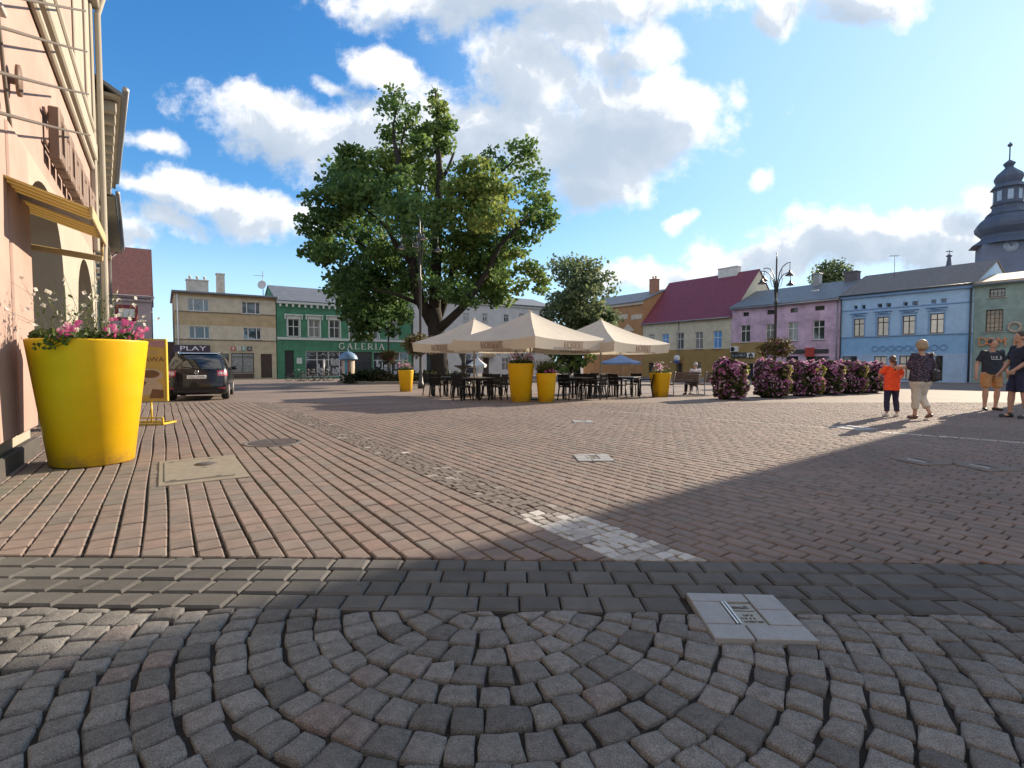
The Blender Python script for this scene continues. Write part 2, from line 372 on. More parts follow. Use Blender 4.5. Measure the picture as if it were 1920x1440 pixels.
class Paving(MB):
    def paver(s, poly, gap=.004, bev=.007, dep=.03, tint=.5, dz=0., tilt=.0):
        """convex polygon (x,y) -> bevelled stone following the ground"""
        def inset(pl, d):
            n = len(pl); out = []
            for i in range(n):
                p0, p1, p2 = Vector(pl[i - 1]), Vector(pl[i]), Vector(pl[(i + 1) % n])
                a = (p1 - p0); b = (p2 - p1)
                if a.length < 1e-5 or b.length < 1e-5: return None
                a.normalize(); b.normalize()
                n1 = Vector((-a.y, a.x)); n2 = Vector((-b.y, b.x)); k = 1 + n1.dot(n2)
                if k < .15: return None
                out.append(p1 + (n1 + n2) * (d / k))
            return out
        A = sum(poly[i - 1][0] * poly[i][1] - poly[i][0] * poly[i - 1][1] for i in range(len(poly))) / 2
        if abs(A) < .0018: return
        if A < 0: poly = poly[::-1]
        o = inset(poly, gap / 2)
        if not o: return
        t = inset(o, bev)
        if not t: return
        cx = sum(p.x for p in o) / len(o); cy = sum(p.y for p in o) / len(o)
        tx, ty = random.gauss(0, tilt), random.gauss(0, tilt)
        zf = lambda p: gz(p.y) + dz + tx * (p.x - cx) + ty * (p.y - cy)
        n = len(o)
        vs = [(p.x, p.y, zf(p)) for p in t] + [(p.x, p.y, zf(p) - bev * .8) for p in o] + [(p.x, p.y, zf(p) - dep) for p in o]
        fs = [tuple(range(n))]
        for i in range(n):
            j = (i + 1) % n
            fs.append((j, i, i + n, j + n)); fs.append((j + n, i + n, i + 2 * n, j + 2 * n))
        s.add(vs, fs, 0, tint)
    def sett(s, q, tint=.5, N=6, dome=.0045, dz=0., dep=.035, tilt=.018):
        """four corners -> hand cut granite sett with rounded shoulders"""
        q = [Vector(p) for p in q]; vs = []
        ph = [random.uniform(0, 6.3) for _ in range(4)]
        tx, ty = random.gauss(0, tilt), random.gauss(0, tilt)
        c = sum(q, Vector((0, 0))) / 4
        gr = (-1, -.97, -.8, 0, .8, .97, 1) if N == 6 else (-1, -.95, 0, .95, 1)
        for i in range(N + 1):
            for j in range(N + 1):
                a = gr[i]; b = gr[j]
                k = 1 - .06 * (abs(a * b)) ** 3
                aa, bb = a * k, b * k
                aa += .05 * math.sin(2.3 * b + ph[0]) * abs(a); bb += .05 * math.sin(2.3 * a + ph[1]) * abs(b)
                p = (q[0] * (1 - aa) * (1 - bb) + q[1] * (1 + aa) * (1 - bb) + q[2] * (1 + aa) * (1 + bb) + q[3] * (1 - aa) * (1 + bb)) / 4
                m = max(abs(a), abs(b))
                z = dz - dome * m ** 3 + .0022 * math.sin(3.1 * a + ph[2]) * math.cos(2.7 * b + ph[3]) + tx * (p.x - c.x) + ty * (p.y - c.y) + random.gauss(0, .0008)
                if m > .999: z = dz - dep
                elif m > .9: z -= .0025
                vs.append((p.x, p.y, gz(p.y) + z))
        fs = [(i * (N + 1) + j, (i + 1) * (N + 1) + j, (i + 1) * (N + 1) + j + 1, i * (N + 1) + j + 1) for i in range(N) for j in range(N)]
        A = (q[1] - q[0]).cross(q[2] - q[0]) if False else (q[1].x - q[0].x) * (q[2].y - q[0].y) - (q[1].y - q[0].y) * (q[2].x - q[0].x)
        if A < 0: fs = [f[::-1] for f in fs]
        s.add(vs, fs, 0, tint, True)

def clip(poly, n, c):                     # keep the part with n.p >= c
    out = []; k = len(poly)
    for i in range(k):
        p, q = poly[i], poly[(i + 1) % k]
        a = n[0] * p[0] + n[1] * p[1] - c; b = n[0] * q[0] + n[1] * q[1] - c
        if a >= 0: out.append(p)
        if (a >= 0) != (b >= 0):
            t = a / (a - b); out.append((p[0] + (q[0] - p[0]) * t, p[1] + (q[1] - p[1]) * t))
    cl = []
    for p in out:
        if not cl or (abs(p[0] - cl[-1][0]) + abs(p[1] - cl[-1][1])) > 1e-4: cl.append(p)
    return cl if len(cl) >= 3 else None

# base sheet
g = MB(); ys = [-400, -30, -8, 0, 4, 8, 12, 20, 36, 60, 110, 200, 900]; xs = [-900, -160, -60, -25, -10, 0, 10, 25, 60, 160, 900]
vs = [(x, y, gz(y) - .024) for y in ys for x in xs]; k = len(xs)
g.add(vs, [(i * k + j, i * k + j + 1, (i + 1) * k + j + 1, (i + 1) * k + j) for i in range(len(ys) - 1) for j in range(k - 1)])
tag(g.build('ground', SOIL), kind='structure')
# distant paving, laid in courses, seen too flat for single stones
fm = bpy.data.materials.new('far_paving'); fm.use_nodes = True; T = NT(fm.node_tree); b = T.n['Principled BSDF']
tcn = T.new('ShaderNodeTexCoord'); mp = T.new('ShaderNodeMapping'); T.l.new(tcn.outputs['Object'], mp.inputs[0]); mp.inputs['Rotation'].default_value = (0, 0, R(-34))
br = T.new('ShaderNodeTexBrick'); T.l.new(mp.outputs[0], br.inputs['Vector'])
br.inputs['Color1'].default_value = (.205, .152, .126, 1); br.inputs['Color2'].default_value = (.178, .142, .121, 1); br.inputs['Mortar'].default_value = (.06, .05, .042, 1)
br.inputs['Scale'].default_value = 1; br.inputs['Mortar Size'].default_value = .006; br.inputs['Brick Width'].default_value = .21; br.inputs['Row Height'].default_value = .15; br.inputs['Bias'].default_value = 0
f = T.smooth(T.noise(tcn.outputs['Object'], .35, 5, .6), .3, .7, .86, 1.12)
mm = T.new('ShaderNodeVectorMath', operation='SCALE'); T.l.new(br.outputs['Color'], mm.inputs[0]); T.l.new(f, mm.inputs['Scale'])
T.l.new(mm.outputs[0], b.inputs['Base Color']); b.inputs['Roughness'].default_value = .85
FARY = 16.0
g = MB(); ys = [FARY, 20, 30, 45, 60, 110, 200]; vs = [(x, y, gz(y)) for y in ys for x in xs]
g.add(vs, [(i * k + j, i * k + j + 1, (i + 1) * k + j + 1, (i + 1) * k + j) for i in range(len(ys) - 1) for j in range(k - 1)])
tag(g.build('plaza_paving', fm), kind='structure')

BT = lambda x: 3.10 - .02 * x                       # far edge of the grey band
NB = (.02, 1.0)                                      # its normal:  .02x + y = const
HATCH = (Vector((-3.49, 5.77)), .75, .40)            # centre, half along WV, half along U
MANH = (Vector((-3.57, 7.66)), .40)
PLQ = [(Vector((1.105, 2.39)), .222, -3), (Vector((1.015, 6.42)), .225, 2), (Vector((1.42, 10.35)), .2, 0),
       (Vector((6.2, 9.35)), .27, 20), (Vector((4.95, 6.2)), .23, 8), (Vector((5.4, 5.85)), .23, 5)]
def blocked(p, m=.05):
    p = Vector(p[:2])
    d = p - HATCH[0]
    if abs(d.dot(WV.xy)) < HATCH[1] + m * .6 and abs(d.dot(U.xy)) < HATCH[2] + m * .6: return True
    if (p - MANH[0]).length < MANH[1] + m: return True
    for c, h, a in PLQ:
        d = p - c; ca, sa = math.cos(R(a)), math.sin(R(a))
        if abs(d.x * ca + d.y * sa) < h + m * .8 and abs(-d.x * sa + d.y * ca) < h + m * .8: return True
    return False

# fan laid granite setts in front of the camera
cob = Paving(); C0 = Vector((-.12, 2.60)); bot = 2.46
def in_cob(p): return .02 * p[0] + p[1] < bot + .02 and p[1] > .75 and abs(p[0]) < 4.6 and not blocked(p, -.055)
def keep(q):
    for p in q: p.y = min(p.y, bot - .02 * p.x - .004)
    return q
r = .075
while r < 4.9:
    w = random.uniform(.118, .138); r1 = r + w; rm = (r + r1) / 2
    nst = max(5, int(2 * math.pi * rm / .125)); ph = random.uniform(0, 6.3)
    edges = [2 * math.pi * (j + random.uniform(-.16, .16)) / nst + ph for j in range(nst)]; edges.append(edges[0] + 2 * math.pi)
    for j in range(nst):
        a0, a1 = edges[j], edges[j + 1]; gp = random.uniform(.003, .007) / rm
        am = (a0 + a1) / 2; pc = C0 + Vector((math.cos(am), math.sin(am))) * rm
        if not in_cob(pc): continue
        q = []; rot = random.gauss(0, .05 if r < .7 else .03)
        for (rr, aa) in ((r + .004, a0 + gp), (r + .004, a1 - gp), (r1 - .004, a1 - gp), (r1 - .004, a0 + gp)):
            p = C0 + Vector((math.cos(aa), math.sin(aa))) * (rr + random.gauss(0, .005)) + Vector((random.gauss(0, .004), random.gauss(0, .004)))
            d = p - pc; q.append(pc + Vector((d.x - d.y * rot, d.y + d.x * rot)))
        cob.sett(keep(q), min(1, max(0, random.gauss(.42, .2))), dz=random.gauss(0, .003))
    r = r1
tag(cob.build('cobblestones', GRAN), kind='structure')

# four courses of grey pavers
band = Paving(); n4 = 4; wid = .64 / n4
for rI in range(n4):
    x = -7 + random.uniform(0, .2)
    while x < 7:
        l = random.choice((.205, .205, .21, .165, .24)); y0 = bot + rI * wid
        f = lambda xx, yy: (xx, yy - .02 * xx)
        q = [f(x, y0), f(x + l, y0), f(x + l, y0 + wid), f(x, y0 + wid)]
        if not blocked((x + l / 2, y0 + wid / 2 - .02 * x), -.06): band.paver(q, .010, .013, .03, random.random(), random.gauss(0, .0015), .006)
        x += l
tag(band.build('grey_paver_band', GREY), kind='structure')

# frame of the field: s along U, t along WV
o2 = Vector((1.21, 3.056)); u2, w2 = U.xy.normalized(), WV.xy.normalized()
def st(s_, t_): p = o2 + u2 * s_ + w2 * t_; return (p.x, p.y)
def inv(p): d = Vector(p) - o2; return d.dot(u2), d.dot(w2)
SW = .46
red = Paving(); cT = 3.10
for i in range(0, 110):                                # running columns left of the strip
    s1 = -SW - i * .15; t = -9 + (i % 2) * .1 + random.uniform(-.02, .02)
    while t < 22:
        l = .205; q = [st(s1 - .15, t), st(s1, t), st(s1, t + l), st(s1 - .15, t + l)]; t += l
        cy = sum(p[1] for p in q) / 4; cx = sum(p[0] for p in q) / 4
        if cy < 2.7 or cy > FARY + .1 or cx < -16 or cx < -1.0 - .80 * cy - 2: continue
        if blocked((cx, cy), -.06): continue
        if cy < 3.6:
            q = clip(q, NB, cT + .004)
            if not q: continue
        tn = min(1, max(0, random.gauss(.45, .25)))
        wv_ = .006 * math.sin(t * 1.7 + i)
        q = [(p[0] + wv_ * u2.x, p[1] + wv_ * u2.y) for p in q]
        red.paver(q, .016, .008, .028, tn, random.gauss(0, .0012), .005)
tag(red.build('red_pavers', REDP), kind='structure')
strip = Paving(); t = -2
while t < 18:                                          # strip of small pale setts
    s1 = 0; h = random.uniform(.085, .115)
    while s1 > -SW + .02:
        w = min(random.uniform(.08, .125), s1 + SW)
        if s1 - w + SW < .04: w = s1 + SW
        j = lambda: random.gauss(0, .007)
        q = [st(s1 - w + j(), t + j()), st(s1 + j(), t + j()), st(s1 + j(), t + h + j()), st(s1 - w + j(), t + h + j())]
        cy = sum(p[1] for p in q) / 4; cx = sum(p[0] for p in q) / 4
        if cy < 3.6: q = clip(q, NB, cT + .004)
        if q and .02 * cx + cy > cT - .02 and cy < FARY:
            strip.paver(q, .010, .005, .03, min(1, max(0, random.gauss(.85 if cy < 4.1 else .22, .20))), random.gauss(0, .001), .008)
        s1 -= w
    t += h
tag(strip.build('sett_strip', WHIT), kind='structure')
her = Paving(); cw = .125                              # running columns right of the strip, half staggered
for i in range(0, 175):
    s0 = i * cw; t = -16 + (i % 2) * .105 + random.uniform(-.015, .015)
    while t < 26:
        l = .21 + random.uniform(-.004, .004); c = st(s0 + cw / 2, t + l / 2); t += l
        if c[1] < 2.9 or c[1] > FARY + .1 or c[0] > 1.6 + 1.02 * c[1] or c[0] < -16: continue
        if blocked(c, -.06): continue
        q = [st(s0, t - l), st(s0 + cw, t - l), st(s0 + cw, t), st(s0, t)]
        if c[1] < 3.6:
            q = clip(q, NB, cT + .004)
            if not q: continue
        her.paver(q, .011, .011, .03, min(1, max(0, random.gauss(.38, .22))), random.gauss(0, .0014), .007)
tag(her.build('brick_pavers', REDP), kind='structure')
# thin line of pale stones across the far field
ln = Paving(); p0 = Vector((2.4, 12.6)); p1 = Vector((8.6, 6.75)); d = (p1 - p0); L = d.length; d.normalize(); nn = Vector((-d.y, d.x)); t = 0
while t < L:
    l = random.uniform(.16, .26); q = [p0 + d * t - nn * .07, p0 + d * (t + l) - nn * .07, p0 + d * (t + l) + nn * .07, p0 + d * t + nn * .07]
    ln.paver([tuple(p) for p in q], .012, .008, .03, random.uniform(.7, 1) if t > L * .62 else random.uniform(0, .45), .002, .004); t += l
tag(ln.build('pale_stone_line', M('white_stone', (0, 0, 0), .8, .2, 12, tints=[(0, (.17, .135, .115)), (.5, (.24, .205, .18)), (1, (.50, .47, .43))])), kind='structure')

# manhole cover, inspection hatch, memorial plaques
IRON = M('cast_iron', (.12, .095, .08), .55, .25, 20, .2, 80, metal=.5)
SLAB = M('plaque_granite', (.27, .268, .265), .6, .08, 14, .15, 300, fine=.12)
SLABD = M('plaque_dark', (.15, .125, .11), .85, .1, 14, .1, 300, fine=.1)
BRZ = M('plaque_metal', (.30, .27, .22), .5, .15, 18, .1, 120, metal=.3)
STEEL = M('bright_steel', (.62, .60, .57), .45, .05, 5, metal=.7)
DARKT = M('engraving', (.07, .06, .05), .7, 0)
CONC = M('hatch_concrete', (.215, .185, .145), .85, .14, 9, .25, 150, fine=.12)
mh = thing('manhole_cover', 'round cast iron manhole cover set in the red brick paving', 'manhole cover', (MANH[0].x, MANH[0].y, .006))
MB().lathe([(.40, -.03), (.40, .002), (.39, .004), (.335, .004), (.335, -.012)], 40).build('frame', GREY, mh)
mb = MB(); mb.lathe([(.33, -.03), (.33, .001), (.001, .001)], 40)
for i in range(-7, 8):
    yv = i * .042; hw = math.sqrt(max(0, .32 ** 2 - yv ** 2))
    if hw < .05: continue
    for (xa, xb) in ((-hw, -.02), (.02, hw)): mb.cbox(xa, xb, yv - .012, yv + .012, .0, .008, .003)
mb.build('lid', IRON, mh, rz=R(34))
hv = thing('inspection_hatch', 'rectangular concrete inspection hatch with two long lifting slots', 'hatch', (HATCH[0].x, HATCH[0].y, .006), R(34))
a_, b_ = HATCH[2], HATCH[1]
MB().cbox(-a_, a_, -b_, b_, -.03, .003, .006).build('surround', CONC, hv)
mb = MB(); mb.cbox(-a_ + .05, a_ - .12, -b_ + .16, b_ - .16, .003, .009, .004); mb.build('lid', CONC, hv)
for yv in (-b_ + .13, b_ - .13): mb = MB(); mb.box(-a_ + .06, a_ - .14, yv - .012, yv + .012, .0032, .0045); mb.build('slot', DARKT, hv)
for (xx, yv) in ((-.3, -.56), (.1, -.56), (-.3, .56), (.1, .56), (0, 0)): mb = MB(); mb.box(xx, xx + .05, yv - .02, yv + .02, .0092, .0105); mb.build('lifting_hole', DARKT, hv)
mb = MB(); mb.lathe([(.12, .0), (.12, .0125), (.001, .0125)], 24, (.06, .22, 0)); mb.build('cap', IRON, hv)

def plaque(i, label, dark=False, lines=True):
    c, h, a_ = PLQ[i]
    t = thing('ground_plaque', label, 'plaque', (c.x, c.y, gz(c.y) + .007), R(a_), 'plaques let into the paving')
    mat = SLABD if dark else SLAB; g_ = .0035; q = h * .5
    mb = MB()
    for (x0, x1, y0, y1) in ((-h, h * .3, q * 1.15, h), (h * .3, h, .25 * h, h), (h * .3, h, -.42 * h, .25 * h), (-h * .2, h, -h, -.42 * h), (-h, -h * .2, -h, -.42 * h), (-h, -h * .35, -.42 * h, q * 1.15)):
        mb.cbox(x0 + g_, x1 - g_, y0 + g_, y1 - g_, -.04, .006, .003)
    mb.build('slab', mat, t)
    mb = MB(); mb.box(-h * .28, h * .29, -h * .41, q * 1.12, -.03, -.002); mb.build('metal_plate', mat if dark else BRZ, t)
    mb = MB()
    for xx in (-.345, -.275): mb.box(h * xx, h * (xx + .035), -h * .41, q * 1.12, -.001, .009)
    mb.build('steel_strip', STEEL, t)
    if lines:
        F = Matrix.Translation((0, 0, -.001)) @ Matrix.Rotation(R(-90), 4, 'X')
        mb = MB(); k2 = h / .222
        for (s_, yv, sz, sq) in (('a', .082, .034, .075), ('bb', .004, .018, .06), ('ccc', -.026, .018, .075), ('dddd', -.056, .016, .10)):
            scribble(mb, sq * k2, sz * k2 * .8, Matrix.Translation((.002 * k2, yv * k2, 0)) @ F, len(s_) + i, .002)
        mb.box(-.05 * k2, .055 * k2, .045 * k2, .048 * k2, -.002, 0)
        mb.build('lettering', DARKT, t)
plaque(0, 'square plaque of pale granite slabs beside the cobbles, with engraved metal plate')
plaque(1, 'small pale square plaque in the sunlit brickwork between manhole and shadow edge')
plaque(2, 'farthest pale plaque, a flat sliver in the sunlit paving', lines=False)
plaque(3, 'large pale plaque lying beside the shadows of the girl and woman', lines=False)
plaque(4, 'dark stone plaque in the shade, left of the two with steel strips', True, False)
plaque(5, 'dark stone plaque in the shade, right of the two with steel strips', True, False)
# ------------------------------------------------------------ buildings
GLASS = M('window_glass', (.030, .036, .042), .06, 0, spec=.9, coat=.3)
MIRR = M('pale_reflecting_glass', (.86, .80, .70), .32, .14, 2.5, metal=.55, spec=1., coat=.3)  # pale base colour stands in for the reflection of sunlit fronts opposite
BLUEG = M('blue_blind', (.10, .30, .62), .3, .1)
FRAMEW = M('white_frame', (.70, .69, .66), .5, .05)
FRAMEB = M('brown_frame', (.060, .040, .032), .6, .1)
DARKIN = M('dark_opening', (.022, .020, .020), .6, .2)
DOORB = M('brown_door', (.055, .032, .022), .55, .25, 6)
METALR = M('sheet_metal_roof', (.15, .16, .175), .55, .18, 2, metal=.15)
TILEG = M('grey_roof_tiles', (.16, .145, .135), .85, .28, 5, .6, 18)
CHIM = M('chimney_plaster', (.50, .46, .40), .9, .16, 3)
GUT = M('zinc_gutter', (.30, .30, .30), .5, .1, metal=.5)

def facade(mb, W, H, ops, mi=0, rev=.16, z0=0.):
    xs = sorted({0., W, *[o[0] for o in ops], *[o[0] + o[2] for o in ops]}); zs = sorted({z0, H, *[o[1] for o in ops], *[o[1] + o[3] for o in ops]})
    for i in range(len(xs) - 1):
        for j in range(len(zs) - 1):
            cx, cz = (xs[i] + xs[i + 1]) / 2, (zs[j] + zs[j + 1]) / 2
            if any(o[0] < cx < o[0] + o[2] and o[1] < cz < o[1] + o[3] for o in ops): continue
            mb.add([(xs[i], 0, zs[j]), (xs[i + 1], 0, zs[j]), (xs[i + 1], 0, zs[j + 1]), (xs[i], 0, zs[j + 1])], [(0, 1, 2, 3)], mi)
    for (x, z, w, h, *_) in ops:
        p = [(x, z), (x + w, z), (x + w, z + h), (x, z + h)]
        for a in range(4):
            b = (a + 1) % 4
            mb.add([(p[a][0], 0, p[a][1]), (p[a][0], rev, p[a][1]), (p[b][0], rev, p[b][1]), (p[b][0], 0, p[b][1])], [(0, 1, 2, 3)], mi)
        mb.add([(x, rev, z), (x + w, rev, z), (x + w, rev, z + h), (x, rev, z + h)], [(0, 1, 2, 3)], mi)

def house(name, label, P, Q, H, D, zr, ops, wallmat, roofmat, over=.35, group=None, gable=True, cat='house', rmode='gable', bury=.6, ridge=.5):
    """P,Q: left and right foot of the street front.  local x along the front, y inward, z up from z=0 (absolute height)"""
    e = (Q - P); W_ = e.xy.length; rz = math.atan2(e.y, e.x)
    t = thing(name, label, cat, (P.x, P.y, 0), rz, group)
    zb = min(gz(P.y), gz(Q.y)) - bury
    mb = MB(); facade(mb, W_, H, ops, z0=zb)
    yr = D * ridge
    if rmode == 'gable':
        for x in (0, W_):
            f = [(x, 0, zb), (x, 0, H), (x, yr, zr), (x, D, H), (x, D, zb)]
            mb.add(f, [(0, 1, 2, 3, 4) if x == 0 else (4, 3, 2, 1, 0)])
        mb.add([(0, D, zb), (W_, D, zb), (W_, D, H), (0, D, H)], [(1, 0, 3, 2)])
    else:
        for x in (0, W_): mb.add([(x, 0, zb), (x, 0, H), (x, D, H), (x, D, zb)], [(0, 1, 2, 3) if x == 0 else (3, 2, 1, 0)])
        mb.add([(0, D, zb), (W_, D, zb), (W_, D, H), (0, D, H)], [(1, 0, 3, 2)])
    mb.build('wall', wallmat, t)
    r = MB(); th = .10
    if rmode == 'gable':
        sl = (zr - H) / yr; zo = H - over * sl; sl2 = (zr - H) / (D - yr)
        prof = [(-over, zo + .02), (yr, zr + .02), (D + over, H - over * sl2 + .02)]
        pr = prof + [(y, z + th) for y, z in prof[::-1]]
        k = .10
        vs = [(-k, y, z) for y, z in pr] + [(W_ + k, y, z) for y, z in pr]; n = len(pr)
        r.add(vs, [tuple(range(n))[::-1], tuple(range(n, 2 * n))] + [(i, (i + 1) % n, (i + 1) % n + n, i + n) for i in range(n)])
    elif rmode == 'flat':
        r.cbox(-.2, W_ + .2, -over, D + .2, H + .003, H + .2, .03)
        r.add([(-.1, -over + .1, H + .2), (W_ + .1, -over + .1, H + .2), (W_ + .1, D, zr), (-.1, D, zr)], [(0, 1, 2, 3)])
    ro = r.build('roof', roofmat, t)
    t['W'] = W_
    return t, W_, ro

WCACHE = {}; WR = random.Random(5)
CURT = M('window_net_curtain', (.22, .215, .20), .12, .35, 6, spec=.8, coat=.5); CURT2 = M('window_half_curtain', (.10, .10, .10), .08, .6, 3, spec=.9, coat=.5); GLASS2 = M('window_glass_tilted', (.05, .06, .07), .04, .2, 2, spec=1., coat=.8)
def window(par, x, z, w, h, frame=FRAMEW, glass=GLASS, style='cross', rev=.16, sill=True, tr=.34, name='window'):
    key = (round(w, 2), round(h, 2), frame.name, glass.name, style, sill)
    if key not in WCACHE:
        f = MB(); b = .065
        f.cbox(0, b, -.05, .0, 0, h, .008); f.cbox(w - b, w, -.05, .0, 0, h, .008)
        f.cbox(b, w - b, -.05, .0, h - b, h, .008); f.cbox(b, w - b, -.05, .0, 0, b, .008)
        if style == 'cross':
            f.cbox(w / 2 - .035, w / 2 + .035, -.055, -.002, b, h - b, .006)
            f.cbox(b, w - b, -.048, -.004, h * (1 - tr) - .035, h * (1 - tr) + .035, .006)
        elif style == 'three':
            for q in (.27, .75): f.cbox(w * q - .04, w * q + .04, -.055, -.002, b, h - b, .006)
        elif style == 'shop':
            nn = max(1, round(w / 1.15))
            for i in range(1, nn): f.cbox(w * i / nn - .04, w * i / nn + .04, -.055, -.002, b, h - b, .006)
            f.cbox(b, w - b, -.048, -.004, h * .66 - .03, h * .66 + .03, .006)
        elif style == 'bars':
            for i in range(1, 4): f.box(w * i / 4 - .015, w * i / 4 + .015, -.055, -.02, b, h - b)
            nb = max(2, round(h / .3))
            for i in range(1, nb): f.box(b, w - b, -.058, -.024, h * i / nb - .015, h * i / nb + .015)
        fm_ = f.mesh(name, frame)
        p = MB(); p.box(b * .8, w - b * .8, -.032, -.026, b * .8, h - b * .8)
        s = MB(); s.cbox(-.07, w + .07, -.26, -.052, -.055, -.002, .008)
        WCACHE[key] = (fm_, p.mesh('pane', glass), s.mesh('sill', M('sill_stone', (.42, .40, .37), .8)) if sill else None)
    fm_, pm, sm = WCACHE[key]
    if glass is GLASS and style in ('cross', 'three', 'bars'):
        k2 = WR.randrange(4)
        if k2:
            kk = (key, k2)
            if kk not in WCACHE: WCACHE[kk] = pm.copy(); WCACHE[kk].materials[0] = (CURT, CURT2, GLASS2)[k2 - 1]
            pm = WCACHE[kk]
    o = place(fm_, name, par, (x, rev - .004, z)); place(pm, 'pane', o)
    if sm: place(sm, 'sill', o, (0, 0, 0))
    return o
def door(par, x, z, w, h, mat=DOORB, rev=.16, glazed=False):
    d = MB(); d.cbox(0, w, -.06, -.004, 0, h, .01)
    for (a, b) in ((.08, .46), (.54, .92)):
        d.cbox(w * a, w * b, -.075, -.06, h * .08, h * .42, .008); d.cbox(w * a, w * b, -.075, -.06, h * .48, h * .92, .008)
    o = d.build('door', mat, par, (x, rev - .004, z))
    k = MB(); k.tube([(w * .5, -.075, h * .46), (w * .5, -.13, h * .46), (w * .5 + .1, -.13, h * .46)], .014, 6); k.build('handle', GUT, o)
    return o
def chimney(ro, x, y, z0, z1, w, d, mat=CHIM, name='chimney', pots=0):
    m = MB(); m.box(x - w / 2, x + w / 2, y - d / 2, y + d / 2, z0, z1); m.cbox(x - w / 2 - .06, x + w / 2 + .06, y - d / 2 - .06, y + d / 2 + .06, z1 + .002, z1 + .12, .02)
    for i in range(pots):
        px_ = x - w / 2 + (i + .5) * w / pots; m.lathe([(.09, 0), (.09, .25), (.16, .28), (.13, .36), (.0, .4)], 8, (px_, y, z1 + .12))
    return m.build(name, mat, ro)

# ---- generic inverse mapping from photo pixels to a facade plane
class Row:
    def __init__(s, P0, D0, dx, dd): s.P0, s.D0, s.dx, s.dd = P0, D0, dx, dd
    def t(s, x): r = (x - 960) / 970; return (r * s.D0 - s.P0) / (s.dx - r * s.dd)
    def pt(s, t): d = s.D0 + s.dd * t; return Vector((s.P0 + s.dx * t, d, gz(d)))
    def z(s, x, y): d = s.D0 + s.dd * s.t(x); return CAMH + (679 - y) / 970 * d
    def op(s, x0, y0, x1, y1, org):            # pixel box -> (x, z, w, h) on the facade measured from t=org
        a, b = s.t(x0) - org, s.t(x1) - org; xm = (x0 + x1) / 2
        return (a, s.z(xm, y1), b - a, s.z(xm, y0) - s.z(xm, y1))
NR = Row(-30.15, 50., .829, .559)              # far left front (towards the right end it recedes)
ER = Row(30., 45., .559, -.829)                # right hand front (comes towards the viewer)

# ================= beige apartment building with phone shop
t0, t1 = NR.t(330), NR.t(520)
wins = [NR.op(355, 561, 394.6, 584, t0), NR.op(456, 567, 490, 589, t0), NR.op(357, 612, 395, 635, t0), NR.op(458, 615, 491, 636.5, t0)]
d_op = NR.op(489.6, 663.6, 510.5, 708.5, t0); s_op = NR.op(434, 662, 477, 699, t0); s2 = NR.op(340, 663, 430, 702, t0)
bm = bpy.data.materials.new('banded_plaster'); bm.use_nodes = True; T = NT(bm.node_tree); b = T.n['Principled BSDF']
tcn = T.new('ShaderNodeTexCoord'); sx = T.new('ShaderNodeSeparateXYZ'); T.l.new(tcn.outputs['Object'], sx.inputs[0])
zz = T.math('MULTIPLY', T.math('ADD', sx.outputs[2], 2.0), .1)
zb = lambda z: (z + 2.0) * .1
cA, cB, cC = (.46, .345, .20), (.56, .49, .37), (.50, .42, .285)
base = T.ramp(zz, [(0, cC), (zb(NR.z(420, 637)), cB), (zb(NR.z(420, 612)), cA), (zb(NR.z(420, 587)), cB), (zb(NR.z(420, 560)), cA)], 'CONSTANT')
f = T.smooth(T.noise(tcn.outputs['Object'], 1.6, 6, .65), .25, .75, .84, 1.12)
mm = T.new('ShaderNodeVectorMath', operation='SCALE'); T.l.new(base, mm.inputs[0]); T.l.new(f, mm.inputs['Scale']); T.l.new(mm.outputs[0], b.inputs['Base Color']); b.inputs['Roughness'].default_value = .9
t, W_, ro = house('apartment_building', 'beige three storey apartment building with flat roof and dark phone shop sign', NR.pt(t0), NR.pt(t1 - .05), 7.75, 11, 8.3, wins + [d_op, s_op, s2], bm, METALR, .45, rmode='flat', cat='building')
for o in wins: window(t, *o, style='three')
door(t, *d_op); window(t, *s_op, frame=FRAMEB, style='cross', tr=.2, sill=False, name='shop_window'); window(t, *s2, frame=FRAMEB, style='shop', sill=False, name='shop_window')
m = MB()
for yb in (587.5, 638): zc = NR.z(425, yb); m.cbox(.02, W_ - .02, -.05, -.003, zc - .05, zc + .04, .01)
m.build('string_course', M('course_brown', (.20, .155, .11), .85), t)
m = MB()
for (wx, wz, ww, wh) in ((2.9, NR.z(425, 586) + .1, 2.4, 1.15), (2.9, NR.z(425, 636) + .1, 2.4, 1.15)):
    for i in range(9):
        a = i / 9 * W_
m2 = MB(); m2.cbox(.0, 1.9 * 2, -.12, -.003, -.38, NR.z(360, 702) - .003, .02); m2.build('plinth', M('plinth_brown', (.10, .06, .05), .8), t); m2 = MB(); m2.cbox(W_ - 4.2, W_ - 2.15, -.10, -.003, -.38, NR.z(460, 700) - .003, .02); m2.build('plinth', M('plinth_brown', (.10, .06, .05), .8), t)
chimney(ro, 2.05, 3, 7.9, 9.35, 1.9, .9, pots=3); chimney(ro, 4.2, 4.2, 7.9, 10.35, .75, .75)
m = MB(); m.tube([(.25, -.10, 7.7), (.25, -.10, -.3)], .06, 8); m.build('downpipe', FRAMEW, t)
sg = NR.op(325.6, 647, 394.6, 661, t0)
PURP = M('sign_purple', (.055, .032, .050), .5, .1); LETW = M('sign_white', (.78, .77, .75), .5, 0)
sgn = thing('shop_sign', 'long dark purple sign reading PLAY on the beige building', 'sign', NR.pt(t0) * 1, math.atan2(.559, .829)); sgn.location.z = 0
m = MB(); m.cbox(sg[0], sg[0] + sg[2], -.30, -.13, sg[1], sg[1] + sg[3], .02); m.build('panel', PURP, sgn)
text_mb('PLAY', .62, .03, None, Matrix.Translation((sg[0] + sg[2] * .53, -.32, sg[1] + sg[3] * .52)), squeeze=1.55).build('lettering', LETW, sgn)
